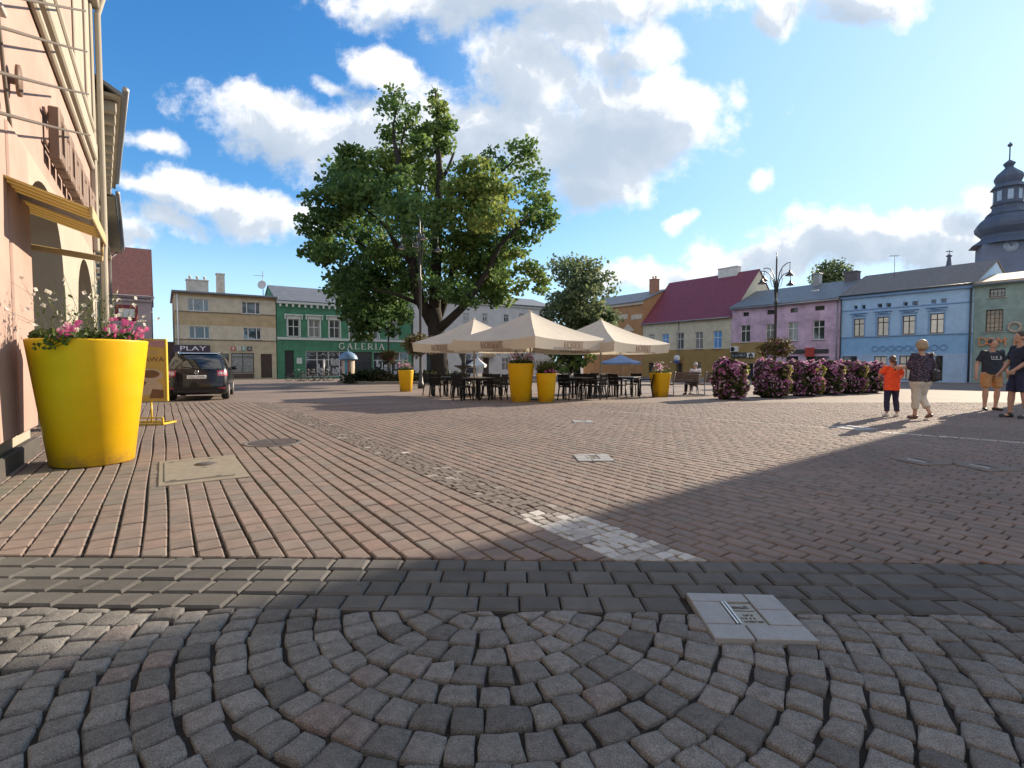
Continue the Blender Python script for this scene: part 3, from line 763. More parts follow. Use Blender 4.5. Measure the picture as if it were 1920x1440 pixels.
sq = thing('letter_sign', 'row of small coloured letter squares above the beige shop window', 'sign', sgn.location, sgn.rotation_euler[2])
for i, (xa, xb, c, ch) in enumerate(((434, 442.5, (.50, .13, .10), 'B'), (445, 452, (.62, .60, .50), 'I'), (454, 461.5, (.22, .42, .38), 'B'), (464.5, 473, (.03, .035, .03), 'A'))):
    o = NR.op(xa, 650, xb, 657.6, t0); m = MB(); m.cbox(o[0], o[0] + o[2], -.10, -.02, o[1], o[1] + o[3], .01)
    q = m.build('square', M('sq%d' % i, c, .5, .05), sq); text_mb(ch, .36, .02, None, Matrix.Translation((o[0] + o[2] / 2, -.112, o[1] + o[3] / 2))).build('lettering', LETW if i != 1 else DARKT, q)

# ================= green gallery building
t0g = t1; t1g = NR.t(772)
GREEN = M('green_plaster', (.062, .20, .115), .85, .22, 1.4); TRIM = M('white_stucco', (.56, .58, .54), .8, .08)
gw = [NR.op(*b_, t0g) for b_ in ((541, 599, 562, 631), (580, 600, 600, 632.5), (618.5, 601, 637.5, 634), (656, 602, 675.5, 634.5), (691.5, 603, 710, 635), (727, 604, 745, 635.5))]
gd = NR.op(534, 657, 551, 708.5, t0g); gs1 = NR.op(573, 658.5, 657, 706, t0g); gs2 = NR.op(661, 660, 697, 707.5, t0g); gs3 = NR.op(700, 660, 766, 706, t0g)
t, W_, ro = house('gallery_building', 'dark green two storey building with white window hoods and shop row', NR.pt(t0g + .03), NR.pt(t1g), 7.65, 9, 9.6, gw + [gd, gs1, gs2, gs3], GREEN, METALR, .30, cat='building')
for o in gw: window(t, *o, tr=.42)
door(t, *gd, mat=DARKIN); window(t, *gs1, style='shop', sill=False, name='shop_window'); window(t, *gs2, frame=FRAMEB, style='shop', sill=False, name='shop_window'); window(t, *gs3, style='shop', sill=False, name='shop_window')
for o in gw:
    m = MB(); x, z, w, h = o; zt = z + h
    m.cbox(x - .14, x - .002, -.05, -.003, z - .02, zt + .02, .01); m.cbox(x + w + .002, x + w + .14, -.05, -.003, z - .02, zt + .02, .01)
    m.cbox(x - .14, x + w + .14, -.06, -.003, zt + .022, zt + .38, .01); m.cbox(x - .38, x + w + .38, -.22, -.004, zt + .382, zt + .52, .02)
    for sx_ in (x - .34, x + w + .22): m.cbox(sx_, sx_ + .12, -.16, -.004, zt - .02, zt + .38, .015)
    m.build('window_hood', TRIM, t)
m = MB(); zc = NR.z(640, 637); m.cbox(.01, W_ - .01, -.10, -.003, zc - .14, zc + .12, .02); m.build('string_course', TRIM, t)
m = MB(); m.cbox(.0, W_, -.28, -.003, 7.30, 7.60, .03)
k = .35
while k < W_: m.cbox(k - .10, k + .10, -.24, -.004, 6.98, 7.297, .02); k += .62
m.build('cornice', TRIM, t)
m = MB(); o = NR.op(556, 671, 566, 682, t0g); m.cbox(o[0], o[0] + o[2], -.03, -.002, o[1], o[1] + o[3], .006); m.build('wall_plate', TRIM, t)
m = MB()
rr = random.Random(3)
for (o, n_) in ((gs1, 16), (gs3, 10)):
    for i in range(n_):
        xx = o[0] + .2 + rr.random() * (o[2] - .6); zz_ = o[1] + .15 + rr.random() * 1.2; m.box(xx, xx + .15 + rr.random() * .3, .085, .10, zz_, zz_ + .3 + rr.random() * .5)
m.build('window_display', M('display_goods', (.40, .40, .40), .7, .4, 3), t)
o = NR.op(640.5, 644, 716, 655.3, t0g)
gl = thing('gallery_lettering', 'pale serif capital letters GALERIA on the dark green wall', 'sign', (NR.pt(t0g).x, NR.pt(t0g).y, 0), math.atan2(.559, .829))
serif('GALERIA', o[3] * 1.0, o[2] / (o[3] * 6.0), .30, None, Matrix.Translation((o[0] + o[2] / 2, -.05, o[1] + o[3] / 2)), .05).build('lettering', M('cream_letters', (.66, .68, .58), .6, 0), gl)
m = MB(); o1 = NR.op(575, 660.5, 656, 668, t0g)
st_ = thing('window_lettering', 'CLASSY lettering on the dark fascia panes of the green shopfront', 'sign', gl.location, gl.rotation_euler[2])
text_mb('CLASSY', .52, .01, None, Matrix.Translation((o1[0] + o1[2] * .42, .07, o1[1] + o1[3] * .45)), squeeze=2.0).build('lettering', M('grey_letters', (.30, .32, .33), .5, 0), st_)

# ---- satellite dish and aerial at the roof corner
dp = NR.pt(t1 - .6) + WV * 4
ds = thing('satellite_dish', 'satellite dish and thin aerial mast above the beige and green roofs', 'satellite dish', (dp.x, dp.y, 8.1))
m = MB(); m.tube([(0, 0, 0), (0, 0, 3.0)], .035, 6); m.tube([(-1.0, 0, 2.55), (.1, .05, 2.5)], .02, 5)
for i in range(5): m.tube([(-.95 + i * .2, -.25, 2.55), (-.95 + i * .2, .25, 2.55)], .012, 4)
m.build('mast', GUT, ds)
m = MB(); mt = Matrix.Translation((.0, -.18, 1.5)) @ Matrix.Rotation(R(80), 4, 'X')
pr_ = [(.02, .0), (.25, .02), (.45, .07), (.47, .08), (.45, .085), (.25, .035), (.01, .012)]
mm_ = MB(); mm_.lathe(pr_, 20); m.add([mt @ Vector(v) for v in mm_.v], mm_.f, 0, .5, True); m.build('dish', M('dish_grey', (.5, .5, .5), .5, .05), ds)

# ================= white building behind the big tree
t0w, t1w = NR.t(776), NR.t(1040)
WHITEP = M('white_plaster', (.56, .54, .52), .9, .10, 1.2)
ww = [NR.op(*b_, t0w) for b_ in ((869, 587, 879, 603), (945, 590, 954, 604), (973, 588, 983, 602), (905, 588, 914, 603))]
wg = [NR.op(941, 671, 955, 694, t0w), NR.op(800, 664, 835, 704, t0w), NR.op(868, 667, 893, 700, t0w), NR.op(985, 668, 1000, 690, t0w)]; wd = NR.op(906, 671, 917, 706, t0w)
t, W_, ro = house('white_building', 'white two storey house half hidden behind the big tree, number 19', NR.pt(t0w), NR.pt(t1w), 9.0, 11, 10.6, ww + wg + [wd], WHITEP, METALR, .4, cat='building')
for o in ww: window(t, *o)
for i, o in enumerate(wg): window(t, *o, frame=FRAMEW if i in (0, 3) else FRAMEB, style='cross' if i in (0, 3) else 'shop', sill=False)
door(t, *wd)
m = MB(); m.cbox(0, W_, -.2, -.003, 8.6, 8.9, .03); zc = NR.z(930, 655); m.cbox(0, W_, -.08, -.003, zc, zc + .15, .02); m.build('cornice', TRIM, t)
m = MB(); o = NR.op(905, 662, 925, 669, t0w); m.prism([(o[0] - .3, o[1]), (o[0] + o[2], o[1]), (o[0] + o[2] * .6, o[1] + .5), (o[0] + .3, o[1] + .5)], -.9, -.003); m.build('door_canopy', M('canopy_tan', (.45, .33, .2), .7), t)
o = NR.op(929, 660, 940, 667, t0w); nm = thing('house_number', 'dark house number 19 beside the white house door', 'number', (NR.pt(t0w).x, NR.pt(t0w).y, 0), math.atan2(.559, .829))
text_mb('19', .62, .03, None, Matrix.Translation((o[0] + o[2] / 2, -.03, o[1] + o[3] / 2))).build('lettering', DARKT, nm)
o = NR.op(868, 664, 893, 676, t0w); zs_ = thing('shop_sign', 'grey shop sign with white letter Z on the white house', 'sign', nm.location, nm.rotation_euler[2])
m = MB(); m.cbox(o[0], o[0] + o[2], -.12, -.01, o[1], o[1] + o[3], .02); m.build('panel', M('sign_grey', (.14, .15, .16), .6), zs_); text_mb('Z', .8, .03, None, Matrix.Translation((o[0] + o[2] * .6, -.14, o[1] + o[3] / 2))).build('lettering', LETW, zs_)

# ================= orange, yellow, pink, blue and teal fronts on the right
def er_house(*a, **k): return house(*a, **k)
tO0, tY0, tP0, tB0, tT0, tT1 = ER.t(1150) - 6, ER.t(1205), ER.t(1370), ER.t(1573), ER.t(1822), ER.t(1822) + 8.5
ORNG = M('orange_plaster', (.40, .215, .10), .9, .14, 1.1); OCHR = M('ochre_plaster', (.36, .25, .10), .9, .14, 1.2)
ow = [ER.op(1168, 622, 1184, 640, tO0)]
t, W_, ro = house('ochre_townhouse', 'orange brown townhouse with pale frieze panels left of the red roof', ER.pt(tO0), ER.pt(tY0 - .02), 8.9, 9, 10.6, ow, ORNG, METALR, .4)
for o in ow: window(t, *o)
m = MB()
for (a, b_) in ((1158, 1176), (1183, 1203)):
    o = ER.op(a, 590, b_, 599, tO0); m.cbox(o[0], o[0] + o[2], -.05, -.003, o[1], o[1] + o[3], .01)
o = ER.op(1166, 608, 1190, 622, tO0); m.prism([(o[0], o[1]), (o[0] + o[2], o[1]), (o[0] + o[2] / 2, o[1] + o[3])], -.2, -.003); m.cbox(0, W_, -.25, -.003, 8.45, 8.85, .03)
m.build('stucco_trim', M('pale_ochre', (.55, .47, .38), .85), t); chimney(ro, W_ - 1.2, 3.4, 9.8, 11.9, .9, .9, M('brick_chimney', (.35, .17, .11), .9, .2, 6), pots=2)

yp = bpy.data.materials.new('two_tone_plaster'); yp.use_nodes = True; T = NT(yp.node_tree); b = T.n['Principled BSDF']
tcn = T.new('ShaderNodeTexCoord'); sx = T.new('ShaderNodeSeparateXYZ'); T.l.new(tcn.outputs['Object'], sx.inputs[0])
zz = T.math('MULTIPLY', T.math('ADD', sx.outputs[2], 2.0), .1); base = T.ramp(zz, [(0, (.36, .235, .085)), (zb(ER.z(1290, 656)), (.60, .55, .42))], 'CONSTANT')
f = T.smooth(T.noise(tcn.outputs['Object'], 1.3, 6, .65), .25, .75, .82, 1.1); mm = T.new('ShaderNodeVectorMath', operation='SCALE'); T.l.new(base, mm.inputs[0]); T.l.new(f, mm.inputs['Scale']); T.l.new(mm.outputs[0], b.inputs['Base Color']); b.inputs['Roughness'].default_value = .9
REDR = M('red_sheet_roof', (.19, .042, .060), .55, .14, 2.5)
yw = [ER.op(*b_, tY0) for b_ in ((1215.5, 627, 1226, 640), (1240.5, 626, 1253, 655), (1267.5, 624, 1281, 655), (1302, 622.5, 1317, 654), (1336, 620.5, 1352, 653.5))]
yd = [ER.op(1268, 681, 1279, 708, tY0)]; yg = [ER.op(1216, 680, 1226, 700, tY0), ER.op(1302, 679, 1314, 700, tY0)]
t, W_, ro = house('yellow_house', 'cream and ochre house under a tall dark red roof', ER.pt(tY0), ER.pt(tP0 - .02), 6.2, 10, 11.4, yw + yd + yg, yp, REDR, .35)
for i, o in enumerate(yw): window(t, *o, glass=BLUEG if i in (1, 4) else GLASS, tr=.38)
door(t, *yd[0])
for o in yg: window(t, *o, frame=FRAMEB, sill=False)
m = MB()
o = ER.op(1325, 505, 1362, 517, tY0); m = MB(); chimney(ro, W_ * .70, 5.0, 10.8, 12.1, 2.4, .8, M('chimney_white', (.6, .58, .55), .9))
m = MB(); m.tube([(.0, -.35, 5.9), (W_, -.35, 5.95)], .07, 8); m.tube([(W_ * .45, -.12, 5.9), (W_ * .45, -.12, -.3)], .045, 8); m.build('gutter', GUT, t)
o = ER.op(1268, 667, 1280, 678, tY0); rs = thing('round_sign', 'white round sign with blue emblem over the ochre doorway', 'sign', (ER.pt(tY0).x, ER.pt(tY0).y, 0), math.atan2(-.829, .559))
cx_, cz_ = o[0] + o[2] / 2, o[1] + o[3] / 2
m = MB(); m.tube([(cx_, -.55, cz_), (cx_, -.43, cz_)], .42, 20); m.box(cx_ - .03, cx_ + .03, -.43, .0, cz_ - .03, cz_ + .03); m.build('disc', LETW, rs)
m = MB(); m.box(cx_ - .40, cx_ + .40, -.565, -.553, cz_ - .5, cz_ - .2); m.prism([(cx_ - .12, cz_ + .18), (cx_, cz_ + .02), (cx_ + .12, cz_ + .18), (cx_, cz_ - .1)], -.565, -.553); m.build('emblem', M('emblem_blue', (.05, .10, .32), .5, 0), rs)

PINK = M('pink_plaster', (.57, .41, .525), .92, .30, .9, .15, 20)
pw = [ER.op(*b_, tP0) for b_ in ((1387, 610, 1405, 642), (1434, 608, 1450.5, 640.5), (1475, 604, 1494.5, 639), (1522, 601, 1544, 637))]
pv = [ER.op(*b_, tP0) for b_ in ((1391, 586, 1402, 593.5), (1436, 581.5, 1450, 590), (1479, 578.5, 1493.5, 586.5), (1525, 574, 1543, 582.5))]
pg = [ER.op(1383, 680, 1412, 716, tP0), ER.op(1473, 668, 1496, 714, tP0), ER.op(1511, 668, 1554, 716, tP0)]
t, W_, ro = house('pink_house', 'mauve pink house with blotchy plaster and grey sheet roof', ER.pt(tP0), ER.pt(tB0 - .02), 6.95, 9, 8.9, pw + pv + pg, PINK, METALR, .35)
for o in pw: window(t, *o)
for o in pv: window(t, *o, style='none', frame=FRAMEB, sill=False)
for o in pg: window(t, *o, frame=FRAMEB, style='shop', sill=False, name='shop_window')
m = MB(); o = ER.op(1370, 642, 1434, 678, tP0); m.box(.02, o[0] + o[2], -.02, -.003, o[1] - .2, o[1] + o[3]); m.build('ochre_panel', OCHR, t)
m = MB(); m.tube([(0, -.35, 6.72), (W_, -.35, 6.76)], .07, 8); m.tube([(W_ - .2, -.12, 6.7), (W_ - .2, -.12, -.3)], .05, 8); m.build('gutter', GUT, t)
chimney(ro, W_ * .62, 4.2, 8.4, 9.9, .6, .6, GUT); chimney(ro, W_ * .90, 4.6, 8.4, 9.7, 1.1, .8, M('chimney_dark', (.12, .11, .12), .9)); 
m = MB(); m.cbox(W_ * .66, W_ * .72, 2.2, 2.6, 8.02, 8.14, .02); m.build('skylight', FRAMEW, ro)
o = ER.op(1372, 661, 1415, 671, tP0); sb = thing('shop_sign', 'dark sign with a white house emblem on the pink house', 'sign', (ER.pt(tP0).x, ER.pt(tP0).y, 0), math.atan2(-.829, .559))
m = MB(); m.cbox(o[0], o[0] + o[2], -.16, -.03, o[1], o[1] + o[3], .02); m.build('panel', M('sign_black', (.05, .05, .055), .5), sb)
m = MB(); x2, z2 = o[0] + o[2] * .86, o[1] + o[3] * .2; m.box(x2 - .42, x2 + .42, -.175, -.163, o[1] + .03, o[1] + o[3] - .03); m.build('emblem_plate', LETW, sb)
m = MB(); m.prism([(x2 - .3, z2 + .08), (x2 + .3, z2 + .08), (x2, z2 + .42)], -.19, -.177); m.box(x2 - .2, x2 - .06, -.19, -.177, z2 - .15, z2 + .08); m.box(x2 + .06, x2 + .2, -.19, -.177, z2 - .15, z2 + .08); m.build('emblem', DARKT, sb)
scribble(MB(), o[2] * .62, .26, Matrix.Translation((o[0] + o[2] * .36, -.163, o[1] + o[3] * .5)), 4, .01).build('lettering', M('sign_midgrey', (.35, .36, .36), .5), sb)
o = ER.op(1370, 648, 1386, 660, tP0); ac = thing('air_conditioner', 'white air conditioner box hung on the pink house corner', 'air conditioner', sb.location, sb.rotation_euler[2])
m = MB(); m.cbox(o[0] + .1, o[0] + .95, -.36, -.04, o[1], o[1] + .6, .03); m.build('casing', FRAMEW, ac); m = MB(); m.tube([(o[0] + .4, -.37, o[1] + .3), (o[0] + .4, -.362, o[1] + .3)], .24, 18); m.build('fan_grille', DARKIN, ac)
o = ER.op(1511, 655, 1554, 662, tP0); am = thing('shop_sign', 'black fascia sign with red panel on the pink house', 'sign', sb.location, sb.rotation_euler[2])
o2_ = ER.op(1477, 655, 1553, 662.5, tP0); m = MB(); m.cbox(o2_[0], o2_[0] + o2_[2], -.14, -.02, o2_[1], o2_[1] + o2_[3], .02); m.build('fascia', M('sign_black', (.05, .05, .055), .5), am)
o3 = ER.op(1511, 652, 1528, 669, tP0); m = MB(); m.cbox(o3[0], o3[0] + o3[2], -.30, -.15, o3[1], o3[1] + o3[3], .02); m.build('red_panel', M('sign_red', (.40, .05, .035), .5, .1), am)

bp = bpy.data.materials.new('blue_plaster'); bp.use_nodes = True; T = NT(bp.node_tree); b = T.n['Principled BSDF']
tcn = T.new('ShaderNodeTexCoord'); sx = T.new('ShaderNodeSeparateXYZ'); T.l.new(tcn.outputs['Object'], sx.inputs[0]); zz = T.math('MULTIPLY', T.math('ADD', sx.outputs[2], 2.0), .1)
base = T.ramp(zz, [(0, (.36, .51, .71)), (zb(ER.z(1690, 664)), (.25, .46, .71)), (zb(ER.z(1690, 630)), (.37, .55, .75))], 'CONSTANT')
f = T.smooth(T.noise(tcn.outputs['Object'], 1.3, 7, .7), .25, .75, .86, 1.1); mm = T.new('ShaderNodeVectorMath', operation='SCALE'); T.l.new(base, mm.inputs[0]); T.l.new(f, mm.inputs['Scale']); T.l.new(mm.outputs[0], b.inputs['Base Color']); b.inputs['Roughness'].default_value = .9
BTR = M('blue_trim', (.21, .35, .56), .85, .1)
bw = [ER.op(*b_, tB0) for b_ in ((1598, 598, 1618, 631), (1642, 594.5, 1663.5, 630), (1689, 592, 1713, 627), (1740, 588, 1766.5, 625))]
bv = [ER.op(*b_, tB0) for b_ in ((1597, 573.5, 1604.5, 581), (1611.5, 572.5, 1619.5, 580.5), (1641, 570, 1650.5, 578), (1657, 569, 1667, 577.5), (1689, 567, 1698, 575), (1706, 565.5, 1717, 574), (1741, 562.5, 1751, 570.5), (1759, 560.5, 1770, 569))]
bg_ = [ER.op(1579, 668, 1606, 704, tB0), ER.op(1638, 668, 1662, 712, tB0), ER.op(1685, 667, 1711, 712, tB0), ER.op(1752, 667, 1767, 714, tB0)]
t, W_, ro = house('blue_house', 'bright blue two storey house with brown framed windows and tiled roof', ER.pt(tB0), ER.pt(tT0 - .02), 7.05, 10, 9.2, bw + bv + bg_, bp, TILEG, .30)
for o in bw: window(t, *o, frame=FRAMEB, glass=MIRR, tr=.30)
for o in bv: window(t, *o, frame=BTR, style='none', sill=False, name='vent')
for i, o in enumerate(bg_): window(t, *o, frame=FRAMEB, glass=MIRR if i in (1, 2) else GLASS, style='cross' if i else 'none', sill=False, name='shop_window')
m = MB()
for zz_, hh, pr_ in ((ER.z(1690, 630.5), .10, .08), (ER.z(1690, 577), .10, .06), (6.72, .28, .22)): m.cbox(.01, W_ - .01, -pr_, -.003, zz_, zz_ + hh, .02)
m.build('cornice', BTR, t)
for o in bw:
    m = MB(); x, z, w, h = o; zt = z + h
    m.cbox(x - .25, x + w + .25, -.14, -.003, zt + .42, zt + .50, .02); m.cbox(x - .15, x + w + .15, -.07, -.003, zt + .16, zt + .26, .02)
    m.tube([(x + w / 2 - .35, -.06, zt + .34), (x + w / 2 - .12, -.1, zt + .30), (x + w / 2, -.12, zt + .36), (x + w / 2 + .12, -.1, zt + .30), (x + w / 2 + .35, -.06, zt + .34)], .05, 6)
    m.cbox(x - .10, x - .003, -.04, -.003, z, zt + .1, .01); m.cbox(x + w + .003, x + w + .10, -.04, -.003, z, zt + .1, .01)
    m.build('window_surround', BTR, t)
m = MB()
for i in range(9):                                     # raised scrollwork band over the shop
    cx_ = ER.t(1640) - tB0 + i * .58; cz_ = ER.z(1700, 653)
    pts = [(cx_ + .25 * math.cos(R(a_)) * (1 - .02 * k_), -.03, cz_ + .25 * math.sin(R(a_)) * (1 - .02 * k_)) for k_, a_ in enumerate(range(0, 400, 30))]
    m.tube(pts, .035, 6)
m.build('scrollwork', BTR, t)
m = MB(); m.tube([(0, -.30, 6.98), (W_, -.30, 7.02)], .07, 8); m.tube([(.1, -.12, 6.9), (.1, -.12, -.3)], .05, 8); m.tube([(W_ - .15, -.12, 6.9), (W_ - .15, -.12, -.3)], .07, 8); m.build('gutter', M('dark_gutter', (.05, .06, .07), .5), t)
TEAL = M('teal_plaster', (.23, .32, .31), .92, .2, 1.4, .15, 18)
TANR = M('tan_sheet_roof', (.38, .29, .20), .6, .12, 2)
tv = [ER.op(1849, 542, 1879, 558, tT0), ER.op(1844, 581, 1877, 622, tT0)]
t, W_, ro = house('teal_house', 'grey green house with barred windows and sunlit low tan roof', ER.pt(tT0), ER.pt(tT1), 7.0, 9, 8.0, tv, TEAL, TANR, .30)
for o in tv: window(t, *o, frame=FRAMEB, style='bars', sill=True)
for xx in (.35, .35 + 1.9, .35 + 3.8):
    pass
m = MB(); m.tube([(-.1, -.33, 6.85), (W_, -.33, 6.9)], .08, 8); m.build('gutter', GUT, t)
dl = thing('orange_lettering', 'large orange capital letters DOM P on the grey green wall', 'sign', (ER.pt(tT0).x, ER.pt(tT0).y, 0), math.atan2(-.829, .559))
ORL = M('orange_letters', (.62, .27, .12), .5, .1); RINGM = M('pale_ring', (.40, .34, .29), .6, .1)
for ch, xa, xb in (('D', 1834.5, 1847), ('O', 1850, 1863), ('M', 1866, 1886), ('P', 1898, 1910), ('O', 1914, 1927)):
    o = ER.op(xa, 633.5, xb, 650, tT0)
    text_mb(ch, o[3] * 1.40, .08, None, Matrix.Translation((o[0] + o[2] / 2, -.08, o[1] + o[3] / 2)), squeeze=.85).build('letter', ORL, dl)
m = MB(); o = ER.op(1891, 605, 1907, 622, tT0); cx_, cz_ = o[0] + o[2] / 2, o[1] + o[3] / 2
m.tube([(cx_ + .32 * math.cos(R(a_)), -.05, cz_ + .32 * math.sin(R(a_))) for a_ in range(0, 375, 15)], .09, 6); m.build('ring_emblem', RINGM, dl)

# ================= church tower far behind
TW = M('hazy_tower_plaster', (.14, .165, .23), .9, .12, .3); TC = M('hazy_tower_copper', (.075, .095, .14), .7, .15, .5)  # bluish haze of distance put into the wall and spire colours
ct = at(1877, 679, 88); k = .01933 * 88 / 90
tw = thing('church_tower', 'tall church tower with tiered baroque onion spire and clock', 'church tower', (ct.x, ct.y, 0), R(-34))
zt = lambda c: CAMH + (679 - (260 + c / 4.8)) / 970 * 88
m = MB(); m.lathe([(4.35 * 1.12, -1), (4.35 * 1.12, zt(975))], 4, a0=R(45), smooth=False); m.build('wall', TW, tw)
m = MB()
prof = [(285, 972), (278, 965), (240, 940), (195, 905), (190, 885), (215, 860), (242, 830), (246, 800), (225, 765), (190, 735), (160, 712), (168, 700), (135, 672), (120, 655), (116, 632), (132, 614), (112, 606), (112, 482), (138, 474), (115, 448), (92, 430), (104, 405), (112, 378), (98, 352), (64, 322), (88, 338), (40, 300), (30, 286), (48, 256), (22, 236), (10, 226)]
prof = [p for p in prof if p != (88, 338)]
m.lathe([(r * k * .93, zt(c)) for r, c in prof], 8, a0=R(22.5), smooth=False)
m.build('spire', TC, tw)
m = MB(); m.tube([(0, 0, zt(230)), (0, 0, zt(70))], .09, 6); m.ell((0, 0, zt(95)), (.35, .35, .3), 10); m.build('finial', TC, tw)
for a_ in (0, 90):
    Mt = Matrix.Rotation(R(a_), 4, 'Z')
    m = MB(); m.tube([Mt @ Vector((0, -3.5, zt(1010))), Mt @ Vector((0, -3.48, zt(1010)))], .95, 28)
    mc = MB(); v0 = Mt @ Vector((0, -3.40, zt(1010))); v1 = Mt @ Vector((0, -3.52, zt(1010))); mc.tube([v0, v1], .95, 28); f_ = mc.build('clock_face', M('clock_dial', (.30, .36, .45), .6), tw)
    mc = MB(); mc.tube([Mt @ Vector((0, -3.55, zt(1010))), Mt @ Vector((.28, -3.55, zt(1010) + .32))], .06, 5); mc.tube([Mt @ Vector((0, -3.55, zt(1010))), Mt @ Vector((-.2, -3.55, zt(1010) + .62))], .045, 5); mc.build('clock_hands', DARKT, f_)
for a_ in range(0, 360, 45):
    Mt = Matrix.Rotation(R(a_), 4, 'Z'); m = MB(); yb = 112 * k * .93 * math.cos(R(22.5))
    m.box(-.35, .35, -yb - .02, -yb + .02, zt(585), zt(500), mat=Mt); m.build('belfry_opening', M('belfry_light', (.35, .45, .55), .8), tw)

# small roof turret finial and aerial
fp = ER.pt(ER.t(1772)) + U * 14; fd = thing('roof_finial', 'small pointed roof finial rising behind the blue house', 'finial', (at(1772, 679, fp.y).x, fp.y, 0))
dz = lambda y: CAMH + (679 - y) / 970 * fp.y
m = MB(); m.lathe([(.9, dz(530)), (.55, dz(512)), (.22, dz(500)), (.12, dz(485)), (.25, dz(482)), (.02, dz(478))], 10); m.tube([(0, 0, dz(480)), (0, 0, dz(471))], .03, 5); m.box(-.3, .3, -.02, .02, dz(474.5), dz(473)); m.build('spike', TC, fd)
ap = at(1671, 517, 46); an = thing('aerial', 'thin television aerial on the blue house ridge', 'aerial', (ap.x, ap.y, ap.z - .3))
m = MB(); m.tube([(0, 0, 0), (0, 0, 2.1)], .025, 5); m.tube([(-.5, 0, 1.95), (.35, 0, 2.0)], .02, 5)
for i in range(5): m.tube([(-.45 + i * .18, -.2, 1.96), (-.45 + i * .18, .2, 1.96)], .012, 4)
m.build('mast', GUT, an)

# ================= town hall just outside the frame on the right: its corner casts the long shadow
hc = Vector((20.9, 19.9, 0)); hq = hc - WV * 16
t, W_, ro = house('town_hall', 'tall pale town hall outside the right edge whose corner throws the shadow', hc, hq, 13.2, 11, 15.5,
                  [(1.2 + 2.4 * i, z, 1.2, 2.0) for i in range(6) for z in (1.2, 5.2, 9.2)], M('hall_plaster', (.50, .44, .34), .9, .1), REDR, .4, cat='building')
for i in range(6):
    for z in (1.2, 5.2, 9.2): window(t, 1.2 + 2.4 * i, z, 1.2, 2.0)
# ------------------------------------------------------------ left hand row: pink arcaded townhouse and its neighbours
LR = Row(-1.8, 0., -.559, .829); LO = Row(-1.2, 0., -.559, .829)
PK = M('pink_render', (.35, .243, .208), .9, .14, .9, .12, 30); CRM = M('cream_stucco', (.335, .305, .25), .88, .08, 1.2, .1, 30); TAU = M('shaded_arcade_render', (.13, .105, .085), .92, .14, 1.5)  # taupe: shade of the arcade recess put into its back wall colour
PLN = M('dark_plinth', (.06, .055, .05), .8, .2, 5)
tA, tB = 2.0, 17.35; pA = LR.pt(tA); LROT = math.atan2(.829, -.559)
t = thing('pink_townhouse', 'tall pink townhouse with cream arcade, cables across its front, at the left edge', 'house', (pA.x, pA.y, 0), LROT)
W_ = tB - tA; H1 = 11.6; A1 = (8.30 - tA, 11.85 - tA, 2.45, 1.55); A2 = (13.55 - tA, 16.75 - tA, 2.2, 1.45)
m = MB()
def quadz(m, x0, x1, za, zb, zt, y=0., mi=0): m.add([(x0, y, za), (x1, y, zb), (x1, y, zt), (x0, y, zt)], [(0, 1, 2, 3)], mi)
ZT = 4.15
xp = 0.
for (a, b_, zs, hr) in (A1, A2):
    quadz(m, xp, a, -.6, -.6, ZT)
    n = 14; xs_ = [a + (b_ - a) * i / n for i in range(n + 1)]
    za = lambda x: zs + hr * math.sqrt(max(0, 1 - ((x - (a + b_) / 2) / ((b_ - a) / 2)) ** 2))
    for x0, x1 in zip(xs_[:-1], xs_[1:]):
        quadz(m, x0, x1, za(x0), za(x1), ZT)
        m.add([(x0, 0, za(x0)), (x1, 0, za(x1)), (x1, 1.3, za(x1)), (x0, 1.3, za(x0))], [(0, 1, 2, 3)])
    for x in (a, b_): m.add([(x, 0, -.6), (x, 0, zs), (x, 1.3, zs), (x, 1.3, -.6)], [(0, 1, 2, 3)])
    xp = b_
quadz(m, xp, W_, -.6, -.6, ZT)
m.build('arcade', CRM, t)
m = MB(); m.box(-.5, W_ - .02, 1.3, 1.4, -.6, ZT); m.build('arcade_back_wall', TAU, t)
m = MB()
for (a, b_, zs, hr) in (A1, A2):
    c = (a + b_) / 2; m.box(c - 1.0, c + .15, 1.22, 1.295, .05, 2.4)
m.build('arcade_window', GLASS, t)
m = MB(); m.cbox(6.25 - tA, 7.0 - tA, -.10, -.003, .35, ZT - .2, .02); m.cbox(7.12 - tA, 8.2 - tA, -.10, -.003, .35, ZT - .2, .02); m.build('pilaster', PK, t)
m = MB(); m.cbox(5.9 - tA, 8.28 - tA, -.10, -.003, -.3, .20, .02); m.build('plinth', PLN, t); m = MB(); m.cbox(11.9 - tA, 13.5 - tA, -.10, -.003, -.4, .30, .02); m.build('plinth', PLN, t)
ups = [(1.6 + 2.55 * i - .0, z, 1.1, 2.0) for i in range(2) for z in (5.2, 8.6)]
m = MB(); q = MB(); facade(q, W_, H1, ups, z0=ZT); m.v, m.f, m.m, m.t, m.s = q.v, q.f, q.m, q.t, q.s
for x in (0, W_): m.add([(x, 0, ZT), (x, 0, H1), (x, 10, H1), (x, 10, -.6), (x, .02, -.6)], [(0, 1, 2, 3, 4) if x == 0 else (4, 3, 2, 1, 0)])
m.add([(0, 10, -.6), (W_, 10, -.6), (W_, 10, H1), (0, 10, H1)], [(1, 0, 3, 2)])
m.build('wall', PK, t)
for o in ups: window(t, *o)
m = MB()
for (z0, h, pr) in ((6.35, .14, .10), (6.62, .46, .16), (7.35, .16, .14), (10.75, .3, .3), (11.1, .45, .5)): m.cbox(-.2, W_ - .02, -pr, -.003, z0, z0 + h, .03)
m.build('string_course', CRM, t)
